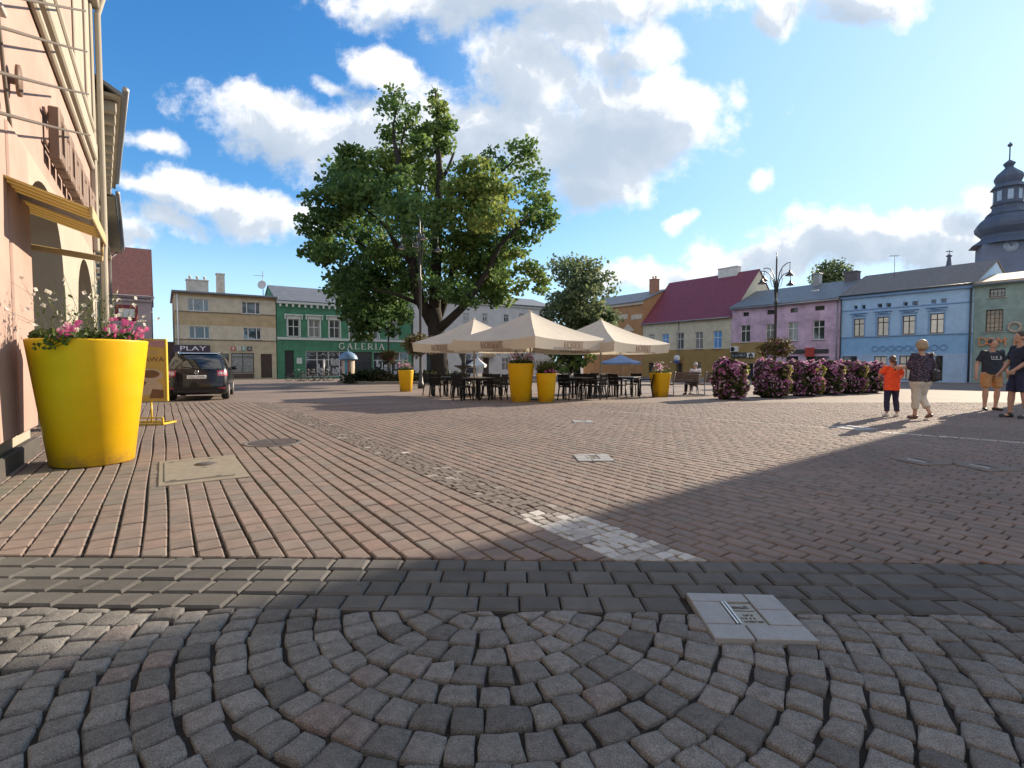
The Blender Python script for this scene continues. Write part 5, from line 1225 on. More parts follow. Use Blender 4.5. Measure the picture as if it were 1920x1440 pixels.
def planter(label, p, rb, rt, h, kind, seed, square=False, group='yellow planters'):
    rn = random.Random(seed); t = thing('flower_planter', label, 'planter', (p.x, p.y, gz(p.y)), 0, group)
    m = MB()
    prof = [(rb - .03, 0), (rb, .02), (rt - .002, h - .03), (rt, h - .02), (rt, h - .006), (rt - .012, h), (rt - .035, h), (rt - .04, h - .01), (rt - .05, h - .14)]
    if square:
        n = 24
        def rr_(r, a): c, s_ = abs(math.cos(a)), abs(math.sin(a)); return r / ((c ** 7 + s_ ** 7) ** (1 / 7)) * .93
        vs = [(rr_(r, 2 * math.pi * j / n + .13) * math.cos(2 * math.pi * j / n + .13 + R(24)), rr_(r, 2 * math.pi * j / n + .13) * math.sin(2 * math.pi * j / n + .13 + R(24)), z) for r, z in prof for j in range(n)]
        m.add(vs, [(i * n + j, i * n + (j + 1) % n, (i + 1) * n + (j + 1) % n, (i + 1) * n + j) for i in range(len(prof) - 1) for j in range(n)] + [tuple(range(n - 1, -1, -1))], 0, .5, True)
    else: m.lathe(prof, 56)
    m.build('pot', YEL, t)
    MB().lathe([(rt - .055, h - .13), (rt * .5, h - .09), (.001, h - .07)], 24).build('soil', EARTH, t)
    lf, fl, st_ = MB(), MB(), MB(); wf = MB()
    def disc(r): a = rn.uniform(0, 6.28); q = r * math.sqrt(rn.random()); return Vector((q * math.cos(a), q * math.sin(a), h - .08))
    if kind in ('big', 'wild'):
        sc_ = rt / .55
        for i in range(70 if kind == 'big' else 26):             # tall wispy stems with white flowers
            a = disc(rt * .7); tipd = Vector((rn.gauss(0, .20), rn.gauss(0, .20), rn.uniform(.25, .85))) * (1.0 if kind == 'big' else .62)
            mid = a + tipd * .5 + Vector((rn.gauss(0, .03), rn.gauss(0, .03), .06)); tip = a + tipd
            st_.tube([a, mid, tip], [.0028, .0022, .0012], 4, 0, rn.uniform(.4, 1))
            for q in range(7):
                f = rn.uniform(.05, .75); pp = a.lerp(mid, f * 2) if f < .5 else mid.lerp(tip, f * 2 - 1); q < 3 and leaf(lf, pp + rdir(rn) * .02, .035, rn, rn.random() * .7)
            for q in range(2):
                if rn.random() < .55: flower(wf, a.lerp(tip, rn.uniform(.7, 1.05)) + rdir(rn) * .05, rdir(rn) + Vector((0, -.4, .3)), .028 if kind == 'big' else .03, .5, rn, 4)
    nlf = {'big': 650, 'wild': 260, 'grass': 200, 'mix': 320}[kind]
    for i in range(nlf):
        a = disc(rt * .9); leaf(lf, a + Vector((0, 0, rn.uniform(.02, .17))), .07, rn, min(1, max(0, rn.gauss(.35, .25))))
    if kind in ('grass', 'mix'):
        for i in range(240 if kind == 'grass' else 70):
            a = disc(rt * .8); d = Vector((rn.gauss(0, .16), rn.gauss(0, .16), rn.uniform(.25, .55))); st_.tube([a, a + d * .55 + Vector((0, 0, .05)), a + d], [.006, .005, .001], 3, 0, rn.uniform(.3, 1))
            leaf(lf, a + d * rn.uniform(.5, 1), .06, rn, rn.uniform(.3, .9))
    nfl = {'big': 75, 'wild': 22, 'grass': 16, 'mix': 46}[kind]
    for i in range(nfl):                                     # pink blossoms spilling along the rim
        if kind == 'big':
            cl_ = rn.choice(((-1.15, .93, .12), (-1.35, .9, .08), (-.45, .95, .15), (-.1, 1.0, .14), (.12, 1.0, .10), (-.25, .9, .17)))
            a = cl_[0] + rn.gauss(0, .12); q = rt * (cl_[1] + rn.gauss(0, .08)); p_ = Vector((q * math.cos(a), q * math.sin(a), h + cl_[2] * rn.uniform(.1, 1.5)))
        elif kind == 'grass': p_ = disc(rt) + Vector((rt * .5, -.1, rn.uniform(.1, .25)))
        else: p_ = disc(rt) + Vector((0, 0, rn.uniform(.15, .40)))
        flower(fl, p_, Vector((rn.gauss(0, .4), -1 + rn.gauss(0, .4), .5 + rn.gauss(0, .3))), rn.uniform(.026, .036) if kind == 'big' else rn.uniform(.03, .045), rn.uniform(.1, .9), rn)
    if kind == 'big':                                        # a trailing shoot over the front
        for j in range(4):
            a = R(-78 + 7 * j); p_ = Vector((math.cos(a) * rt, math.sin(a) * rt, h)); pts = [p_ + Vector((0, .1, -.03)), p_ + Vector((0, 0, .03))]
            for q in range(3): pts.append(pts[-1] + Vector((-.045 - .008 * j, -.028, -.04)))
            st_.tube(pts, .003, 4, 0, .4)
            for pp in pts[1:]:
                for _ in range(5): leaf(lf, pp + rdir(rn) * .03 + Vector((0, -.03, 0)), .05, rn, rn.uniform(.2, .7))
    if st_.v: st_.build('stems', STEM, t)
    lf.build('foliage', STEM, t); fl.build('blossoms', PETK if kind in ('big', 'grass') else PETP, t)
    if wf.v: wf.build('white_blossoms', PETW, t)
    return t
planter('largest yellow planter with pink and white flowers, beside the pink wall', Vector((-5.02, 6.16, 0)), .405, .575, 1.46, 'big', 31)
planter('small yellow planter with mixed flowers, left of the umbrella tables', gpt(761, 734), .27, .355, .99, 'mix', 32)
planter('tall yellow planter in front of the middle umbrella, filled with mauve flowers', gpt(976.5, 753), .305, .425, 1.22, 'mix', 33)
planter('lower yellow planter with feathery green plants, touching the tall one', gpt(1023, 753.5) + Vector((0.02, .0, 0)), .25, .325, .91, 'grass', 34)
planter('square yellow planter with wispy white flowers, beside the bench', gpt(1238, 744), .25, .345, .90, 'wild', 35, True)

# ---- bed of shrubs under the big tree
bedp = [gpt(632, 718.5), gpt(700, 720.5), gpt(780, 720.5), gpt(850, 720)]
kb = MB(); pts = [p + Vector((0, 0, .08)) for p in bedp]; pts = [pts[0] + Vector((.3, 4, 0))] + pts + [pts[-1] + Vector((6, 3, 0))]
for p, q in zip(pts[:-1], pts[1:]):
    d = (q - p); n_ = Vector((-d.y, d.x, 0)).normalized(); L = d.length; mt = Matrix.Translation(p) @ Matrix.Rotation(math.atan2(d.y, d.x), 4, 'Z'); kb.cbox(0, L - .01, 0, .22, -.2, .12, .02, mat=mt)
tag(kb.build('bed_kerb', CONC), kind='structure')
SHR = M('shrub_leaves', (0, 0, 0), .7, 0, spec=.25, tints=[(0, (.018, .030, .012)), (.5, (.045, .062, .022)), (.8, (.10, .07, .035)), (1, (.16, .10, .06))], transl=.25)
sp_lab = ['dark low shrub at the left tip of the planting bed', 'dark green shrub in the bed in front of the advertising column', 'broad shrub in the bed right of the advertising column', 'reddish low shrub in the bed below the gallery entrance',
          'mixed brown shrub in the bed left of the third lamp post', 'tall shrub in the bed right of the third lamp post', 'green shrub in the bed behind the small yellow planter', 'shrub in the bed at the foot of the big tree, left side', 'shrub in the bed at the foot of the big tree, right side']
for i, (x, dd, w, h, tb) in enumerate(((648, 0, .9, .65, .2), (672, .6, 1.1, .95, .15), (697, .4, 1.1, .85, .3), (720, .2, 1.0, .75, .7), (742, .5, 1.0, .8, .65), (765, .3, 1.0, 1.0, .45), (786, .1, .9, .95, .5), (806, 1.0, 1.0, .95, .35), (842, 1.0, 1.1, .8, .3))):
    p = gpt(x, 720) + Vector((0, 1.2 + dd, 0)); rn = random.Random(60 + i)
    t = thing('shrub', sp_lab[i], 'shrub', (p.x, p.y, gz(p.y)), 0, 'shrubs in the planting bed')
    bl = [((rn.uniform(-w, w) * .6, rn.uniform(-.5, .5), h * rn.uniform(.3, .7)), (w * .4, .45, h * .4), 1, tb + rn.gauss(0, .1)) for _ in range(6)]
    crown(bl, 60, .17, rn).build('foliage', SHR, t); m = MB()
    for b_ in bl: m.tube([(b_[0][0] * .3, b_[0][1] * .3, 0), b_[0]], [.03, .01], 5)
    m.build('stems', BARK, t)
# ------------------------------------------------------------ umbrellas, tables, chairs, lamps, benches
CANV = M('beige_canvas', (.62, .565, .475), .85, .05, 2.0, .08, 40, transl=.28)
PRINT = M('brown_print', (.16, .055, .035), .8, .1); POLEM = M('umbrella_pole', (.40, .37, .30), .5, .05); STEELD = M('dark_base', (.05, .05, .05), .6, .1)
def umbrella(label, c, r, zap, zed, val=.34, rz=0., group='beige terrace umbrellas', canv=CANV, texts=True, small=False, ze2=None):
    t = thing('terrace_umbrella', label, 'umbrella', (c.x, c.y, gz(c.y)), rz, group)
    cs = [Vector((r * math.cos(R(a)), r * math.sin(R(a)), zed)) for a in (-90, 0, 90, 180)]; ap = Vector((0, 0, zap)); N_ = 10
    def pos(i, s_, t_):
        a, b_ = cs[i], cs[(i + 1) % 4]; e = a.lerp(b_, t_); p = ap.lerp(e, s_)
        p.z += -.10 * math.sin(math.pi * s_) * (1 - .3 * s_) - .035 * math.sin(math.pi * t_) * s_ + (.05 * (2 * abs(t_ - .5)) ** 3) * s_
        inw = .06 * math.sin(math.pi * t_) * s_; mid = (a + b_) / 2; p -= Vector((mid.x, mid.y, 0)).normalized() * inw
        return p
    m = MB()
    for i in range(4):
        vs = [pos(i, s_ / N_, t_ / N_) for s_ in range(N_ + 1) for t_ in range(N_ + 1)]
        m.add(vs, [(s_ * (N_ + 1) + t_, (s_ + 1) * (N_ + 1) + t_, (s_ + 1) * (N_ + 1) + t_ + 1, s_ * (N_ + 1) + t_ + 1) for s_ in range(N_) for t_ in range(N_)], 0, .5, True)
    m.ell((0, 0, zap), (.05, .05, .05), 8)
    m.build('canopy', canv, t)
    m = MB(); rr = random.Random(int(c.x * 100))
    for i in range(4):
        n = 14; top = [pos(i, 1, k / n) for k in range(n + 1)]; bot = []
        for k, p in enumerate(top):
            f = k / n; q = p.copy(); q.z -= val * (1 - .10 * math.sin(math.pi * f)) ; inw = .05 + .012 * math.sin(f * 9 + i * 2); q.x *= 1 - inw / r; q.y *= 1 - inw / r; bot.append(q)
        m.add(top + bot, [(k, k + n + 1, k + n + 2, k + 1) for k in range(n)], 0, .5, True)
    m.build('valance', canv, t)
    m = MB(); m.tube([(0, 0, .05), (0, 0, zap - .03)], .035 if not small else .025, 10); m.build('pole', POLEM, t)
    m = MB(); m.cbox(-.42, .42, -.42, .42, 0, .06, .01); m.tube([(0, 0, .06), (0, 0, .35)], .055, 10); m.build('base_plate', STEELD, t)
    for i in range(4):
        for t_ in (0., .5):
            m = MB(); q = pos(i, .98, t_); q.z -= .03; hub = Vector((0, 0, zap - .12)); m.tube([hub, hub.lerp(q, .5) - Vector((0, 0, .03)), q], .014, 5); m.tube([Vector((0, 0, zap - .75)), pos(i, .5, t_) - Vector((0, 0, .06))], .011, 5)
            m.build('rib', POLEM, t)
    if texts:
        for i in range(4):
            a, b_ = cs[i], cs[(i + 1) % 4]; ex = (b_ - a).normalized()
            q0 = pos(i, 1, .5); q1 = q0.copy(); q1.z -= val; q1.x *= 1 - .06 / r; q1.y *= 1 - .06 / r; uz = (q0 - q1).normalized(); nrm = ex.cross(uz).normalized()
            F = Matrix((ex, -nrm, uz)).transposed().to_4x4(); F.translation = q0.lerp(q1, .38) + nrm * .05
            serif('RACIBORSKIE', .205, .50, .20, None, F, .006).build('lettering', PRINT, t)
            F = F.copy(); F.translation = q0.lerp(q1, .82) + nrm * .05 + ex * .45
            text_mb('STACHOWIZJA', .085, .004, None, F, squeeze=1.4).build('valance_lettering', PRINT, t)
    return t
umbrella('middle beige umbrella, foremost of three, behind the tall yellow planter', Vector((.62, 17.5, 0)), 2.62, 2.97, 1.98, rz=R(1))
umbrella('left beige umbrella, partly behind the foremost one and nearest the big tree', Vector((-1.50, 20.5, 0)), 2.45, 3.02, 2.02)
umbrella('right beige umbrella, behind the square yellow planter and nearest the bench', Vector((3.34, 19.5, 0)), 2.60, 2.90, 1.94)
BCAN = M('blue_white_canvas', (.34, .43, .62), .85, .06, 2, transl=.2); WCAN = M('white_canvas', (.66, .66, .68), .85, .04, 2, transl=.2)
umbrella('pale blue parasol far behind the tables, in front of the ochre wall', Vector((at(1164, 679, 57).x, 57, 0)), 2.45, 2.62, 1.75, .22, R(12), 'far parasols', BCAN, False)
umbrella('small white parasol far behind the left tables, in front of the white house', Vector((at(895, 679, 56).x, 56, 0)), 1.3, 2.35, 1.45, .25, R(40), 'far parasols', WCAN, False, True)

BLK = M('black_chair_plastic', (.011, .011, .012), .5, .1, 5, spec=.25); TTOP = M('table_top', (.05, .05, .052), .35, .1, 5, spec=.5)
def make_table(label, p, rz):
    t = thing('terrace_table', label, 'table', (p[0], p[1], gz(p[1])), rz, 'black terrace tables')
    m = MB(); m.cbox(-.42, .42, -.42, .42, .715, .745, .008); m.build('table_top', TTOP, t)
    m = MB(); m.cbox(-.37, .37, -.37, .37, .66, .713, .005); m.build('apron', BLK, t)
    lg = None
    for sx_ in (-1, 1):
        for sy_ in (-1, 1):
            if lg is None: m = MB(); m.cbox(-.033, .033, -.033, .033, 0, .66, .006); lg = m.mesh('leg', BLK)
            place(lg, 'leg', t, (sx_ * .34, sy_ * .34, 0))
    return t
def make_chair(label, p, rz):
    t = thing('terrace_chair', label, 'chair', (p[0], p[1], gz(p[1])), rz, 'black terrace chairs')
    m = MB(); m.cbox(-.23, .23, -.23, .22, .43, .465, .012); m.build('seat', BLK, t)
    m = MB(); tl = Matrix.Translation((0, .20, .46)) @ Matrix.Rotation(R(-10), 4, 'X')
    m.cbox(-.23, -.185, -.015, .02, 0, .42, .008, mat=tl); m.cbox(.185, .23, -.015, .02, 0, .42, .008, mat=tl)
    for k in range(3): m.cbox(-.184, .184, -.010, .012, .03 + k * .13, .145 + k * .13, .006, mat=tl)
    m.build('backrest', BLK, t)
    for sx_ in (-1, 1):
        m = MB(); m.tube([(sx_ * .22, .20, .66), (sx_ * .245, .0, .66), (sx_ * .245, -.2, .645), (sx_ * .235, -.21, .45)], .017, 6); m.build('armrest', BLK, t)
        for y0, y1 in ((-.20, -.235), (.19, .26)):
            m = MB(); m.tube([(sx_ * .205, y0, .43), (sx_ * .225, y1, 0)], [.026, .021], 6); m.build('leg', BLK, t)
    return t
TABS = [((2.25, 17.9), 'table behind the two touching yellow planters'), ((4.35, 19.6), 'table left of the square yellow planter'), ((-1.15, 17.6), 'table just left of the tall yellow planter'),
        ((-2.55, 19.9), 'table nearest the big tree trunk'), ((-.45, 20.3), 'table in line with the small white parasol'), ((3.1, 21.6), 'table in front of the blue parasol')]
ch0 = make_chair('x', (0, 0), 0); first = True
side = ('far', 'near', 'left', 'right')
for i, ((x, y), lab) in enumerate(TABS):
    rz = R(-34 + 8 * math.sin(i * 3)); make_table('black ' + lab, (x, y), rz)
    rr = random.Random(i)
    for k, a in enumerate((0, 90, 180, 270)):
        aa = rz + R(a) + rr.gauss(0, .12); q = (x + math.cos(aa) * .72, y + math.sin(aa) * .72); rot = aa + R(-90) + rr.gauss(0, .15)
        if i == 0 and k == 2: continue
        cl = ('right', 'far', 'left', 'near')[k] + ' chair at the black ' + lab
        if first: ch0.location = (*q, gz(q[1])); ch0.rotation_euler = (0, 0, rot); ch0['label'] = cl; first = False
        else: copy_tree(ch0, (*q, gz(q[1])), rot, cl)

# ---- lamp posts with flower globes
LAMP = M('lamp_black_paint', (.030, .032, .034), .4, .1, 5, spec=.5); LGL = M('lamp_glass', (.55, .55, .52), .3, 0)
BSKT = M('basket_leaves', (0, 0, 0), .7, 0, tints=[(0, (.045, .032, .014)), (.45, (.10, .075, .025)), (.75, (.15, .13, .03)), (1, (.30, .10, .10))], transl=.3)
def lamp(label, p, H, rz, arm=1.0):
    t = thing('street_lamp', label, 'street lamp', (p.x, p.y, gz(p.y)), rz, 'street lamps on the square')
    m = MB(); m.lathe([(.17, 0), (.17, .25), (.12, .32), (.10, .9), (.075, 1.0), (.07, H * .62), (.095, H * .625), (.095, H * .64), (.05, H * .65), (.045, H - .35), (.03, H - .3), (.02, H)], 14); m.build('pole', LAMP, t)
    zb_ = H - 2.05
    for k in range(4):
        Mt = Matrix.Rotation(R(90 * k), 4, 'Z'); hi = .35 if k % 2 else 0.; rr_ = .95 * arm
        pts = [(.05, 0, zb_ + hi - .5), (.11, 0, zb_ + hi + .1), (.22 * arm, 0, zb_ + hi + .55), (.45 * arm, 0, zb_ + hi + .85), (.75 * arm, 0, zb_ + hi + .98), (rr_ + .04, 0, zb_ + hi + .98)]
        m = MB(); m.tube([Mt @ Vector(q) for q in pts], [.03, .03, .028, .026, .024, .022], 8); m.tube([Mt @ Vector((rr_, 0, zb_ + hi + .98)), Mt @ Vector((rr_, 0, zb_ + hi + .55))], .018, 6)
        m.tube([Mt @ Vector((.12, 0, zb_ + hi + .12)), Mt @ Vector((.30 * arm, 0, zb_ + hi + .22)), Mt @ Vector((.38 * arm, 0, zb_ + hi + .45)), Mt @ Vector((.42 * arm, 0, zb_ + hi + .8))], .014, 6)
        ar = m.build('arm', LAMP, t)
        c = Mt @ Vector((rr_, 0, zb_ + hi + .28)); m = MB(); m.lathe([(.23, 0), (.22, .03), (.10, .13), (.055, .2), (.05, .28), (.02, .30)], 14, c); m.build('lamp_shade', LAMP, ar); m = MB(); m.lathe([(.01, -.05), (.10, -.02), (.17, .01), (.17, .02)], 12, c); m.build('bulb_glass', LGL, ar)
    return t
def globe(label, p, z, r, seed):
    rn = random.Random(seed); t = thing('flower_basket', label, 'flower basket', (p.x, p.y, gz(p.y) + z), 0, 'flower globes on the lamp posts')
    bl = [((r * .55 * math.cos(a), r * .55 * math.sin(a), .1), (r * .5, r * .5, r * .62), 1, .45) for a in [k * 1.047 for k in range(6)]] + [((0, 0, .2), (r * .6, r * .6, r * .55), 1, .5), ((0, 0, -.25), (r * .55, r * .55, r * .5), .8, .2)]
    crown(bl, 150, .11, rn).build('foliage', BSKT, t); m = MB()
    for _ in range(36):
        d = rdir(rn); d.z = d.z * .7 - .05; flower(m, d * r * rn.uniform(.8, 1.02), d, .05, rn.random(), rn)
    m.build('blossoms', PETK, t)
    m = MB(); m.lathe([(r * .5, -.12), (r * .72, .0), (r * .74, .04), (r * .3, .05), (.1, .05), (.1, -.2)], 16); m.build('bowl', LAMP, t)
L1 = gpt(790, 728.5); L1.x = (789 - 960) / 970 * L1.y; L2 = Vector(((1452 - 960) / 970 * 29, 29, 0)); L3 = Vector(((729 - 960) / 970 * 41.5, 41.5, 0))
lamp('tall black street lamp before the big tree, left of the umbrellas', L1, 9.05, R(20)); lamp('black street lamp rising behind the flowering hedge blocks', L2, 7.5, R(15)); lamp('black street lamp in front of the green gallery, top lost in the tree', L3, 8.6, R(40))
globe('brownish flower globe on the lamp left of the umbrellas', L1, 2.25, .70, 3); globe('round brown flower globe on the lamp behind the hedge blocks', L2, 2.12, .74, 4); globe('small flower globe on the lamp before the green gallery', L3, 1.95, .62, 5)

# ---- benches
WOOD = M('bench_slats', (.10, .065, .045), .65, .25, 8)
def bench(label, p, rz):
    t = thing('park_bench', label, 'bench', (p.x, p.y, gz(p.y)), rz, 'benches beside the hedge blocks')
    m = MB()
    for k in range(4): m.cbox(-.60, .60, -.02 + k * .115, .08 + k * .115, .43, .46, .008)
    m.build('seat', WOOD, t); m = MB()
    for k in range(4):
        tl = Matrix.Translation((0, -.06 - .03 * k, .52 + k * .105)); m.cbox(-.60, .60, -.015, .015, 0, .09, .008, mat=tl)
    m.build('backrest', WOOD, t)
    for sx_ in (-.54, .54):
        m = MB(); m.tube([(sx_, -.17, .94), (sx_, -.06, .5), (sx_, .0, .42), (sx_, .42, .42), (sx_, .46, .40), (sx_, .44, .03), (sx_, .40, .015), (sx_, -.02, .015), (sx_, -.06, .04), (sx_, -.03, .41)], .022, 6); m.tube([(sx_, -.10, .66), (sx_, .15, .67), (sx_, .42, .64), (sx_, .46, .42)], .018, 6); m.build('frame', GUT, t)
    return t
B1 = gpt(1283, 741.5); bench('slatted bench seen from behind, with a person sitting on it', B1 + Vector((.06, .05, 0)), R(14)); bench('second slatted bench half hidden by the first hedge block', B1 + Vector((1.40, .42, 0)), R(16))

# ---- advertising column, fountain, coffee stand
adp = Vector((at(653, 679, 41).x, 41, 0)); ad = thing('advertising_column', 'poster column with domed blue roof in front of the green gallery', 'advertising column', (adp.x, adp.y, gz(41)))
POST = M('poster_paper', (0, 0, 0), .7, .1, tints=[(0, (.45, .38, .30)), (.3, (.55, .5, .42)), (.5, (.12, .30, .40)), (.7, (.40, .12, .08)), (1, (.6, .56, .5))]); BLR = M('blue_roof_paint', (.15, .26, .42), .5, .1)
m = MB(); n = 24; rr = random.Random(2); m.lathe([(.66, 0), (.66, .25), (.6, .27)], 24); m.build('plinth', CONC, ad)
m = MB(); zsx = [.27, .75, 1.2, 1.75]
for a in range(n):
    for k in range(3):
        t0, t1 = 6.2832 * a / n, 6.2832 * (a + 1) / n; q = lambda t_, z: (.5 * math.cos(t_), .5 * math.sin(t_), z)
        if a % 3 == 0 or k == 0: tn = rr.choice((0, .1, .3, .5, .7, 1))
        m.add([q(t0, zsx[k]), q(t1, zsx[k]), q(t1, zsx[k + 1]), q(t0, zsx[k + 1])], [(0, 1, 2, 3)], 0, tn, True)
m.build('drum', POST, ad); m = MB(); m.lathe([(.5, 1.75), (.76, 1.80), (.74, 1.86), (.66, 2.06), (.48, 2.26), (.24, 2.38), (.05, 2.43), (.03, 2.6), (.0, 2.61)], 24); m.build('roof', BLR, ad)
fp = Vector((at(869, 679, 34).x, 34, 0)); fo = thing('fountain', 'dark bowl fountain with a figure, behind the left tables', 'fountain', (fp.x, fp.y, gz(34)))
DST = M('dark_bronze', (.035, .035, .030), .5, .2, 8)
m = MB(); m.lathe([(.45, 0), (.45, .15), (.25, .25), (.16, .6), (.14, .95), (.3, 1.08)], 16); m.build('pedestal', DST, fo); m = MB(); m.lathe([(.3, 1.08), (.62, 1.22), (.66, 1.28), (.60, 1.28), (.2, 1.2)], 24); m.build('bowl', DST, fo)
m = MB(); m.tube([(0, 0, 1.2), (.02, 0, 1.5), (-.04, 0, 1.9), (.05, 0, 2.3), (.02, 0, 2.55)], [.16, .13, .2, .22, .09], 10); m.ell((.03, 0, 2.66), (.11, .11, .14), 10); m.tube([(.05, 0, 2.3), (.3, 0, 2.35), (.36, 0, 2.1)], [.07, .05, .04], 6); m.tube([(-.05, 0, 2.25), (-.28, 0, 2.1), (-.2, 0, 1.8)], [.07, .05, .04], 6); m.build('figure', DST, fo)

kp = gpt(287, 795); ks = thing('poster_stand', 'yellow coffee poster on a low yellow metal frame behind the big planter', 'poster stand', (kp.x - .18, kp.y, 0), R(6))
YFR = M('yellow_frame', (.60, .40, .04), .4, .05); PYEL = M('poster_yellow', (.60, .40, .10), .6, .14, 1.5); PPNK = M('poster_pink', (.48, .26, .27), .6, .1); CRE = M('poster_cream', (.58, .44, .30), .6, .12, 4); CBR = M('poster_coffee', (.20, .10, .045), .6, .15, 6)
ZB = .47; ZT_ = 1.62; xa, xb = -.50, .40
m = MB(); m.cbox(xa, xb, -.015, .015, ZB, ZT_, .004); m.build('board', PYEL, ks)
m = MB(); m.cbox(xa - .03, xa - .002, -.03, .03, ZB - .03, ZT_ + .03, .006); m.cbox(xb + .002, xb + .035, -.03, .03, ZB - .03, ZT_ + .03, .006); m.cbox(xa, xb, -.025, .025, ZT_ + .002, ZT_ + .03, .006); m.cbox(xa, xb, -.025, .025, ZB - .03, ZB - .002, .006); m.build('frame', YFR, ks)
m = MB(); m.prism([(xa + .01, ZT_ - .01), (xb - .01, ZT_ - .01), (xb - .01, ZT_ - .14), (0, ZT_ - .09), (xa + .01, ZT_ - .16)], -.021, -.017); m.build('pink_band', PPNK, ks)
text_mb('KAWA', .125, .003, None, Matrix.Translation((.15, -.018, 1.25)), squeeze=1.25).build('lettering', CBR, ks)
scribble(MB(), .34, .045, Matrix.Translation((.12, -.0165, 1.40)), 8, .003).build('lettering', CRE, ks)
m = MB(); e_ = lambda cx, cz, rx, rz_, y: m.prism([(cx + rx * math.cos(6.2832 * k / 26), cz + rz_ * math.sin(6.2832 * k / 26)) for k in range(26)], y - .0015, y)
e_(-.02, .72, .36, .16, -.0175); e_(.12, .95, .24, .13, -.0195); m.build('cup_picture', CRE, ks); m = MB(); e_(.12, .97, .18, .075, -.0225); e_(-.12, .80, .17, .07, -.0215); m.prism([(.10, .50), (.36, .50), (.36, .66), (.16, .68)], -.0235, -.022); m.build('coffee_picture', CBR, ks)
for x in (.12, -.35): m = MB(); m.tube([(x, 0, ZB - .03), (x, 0, .03)], .018, 6); m.build('post', YFR, ks)
m = MB()
for y in (-.22, .22): m.cbox(-.46, .46, y - .015, y + .015, 0, .035, .005)
for x in (-.44, .44): m.cbox(x - .016, x + .016, -.20, .20, .001, .034, .005); m.cbox(x - .016, x + .016, -.235, -.205, .0, .14, .004)
m.cbox(-.44, .44, -.235, -.207, .125, .15, .004); m.build('foot_frame', YFR, ks)
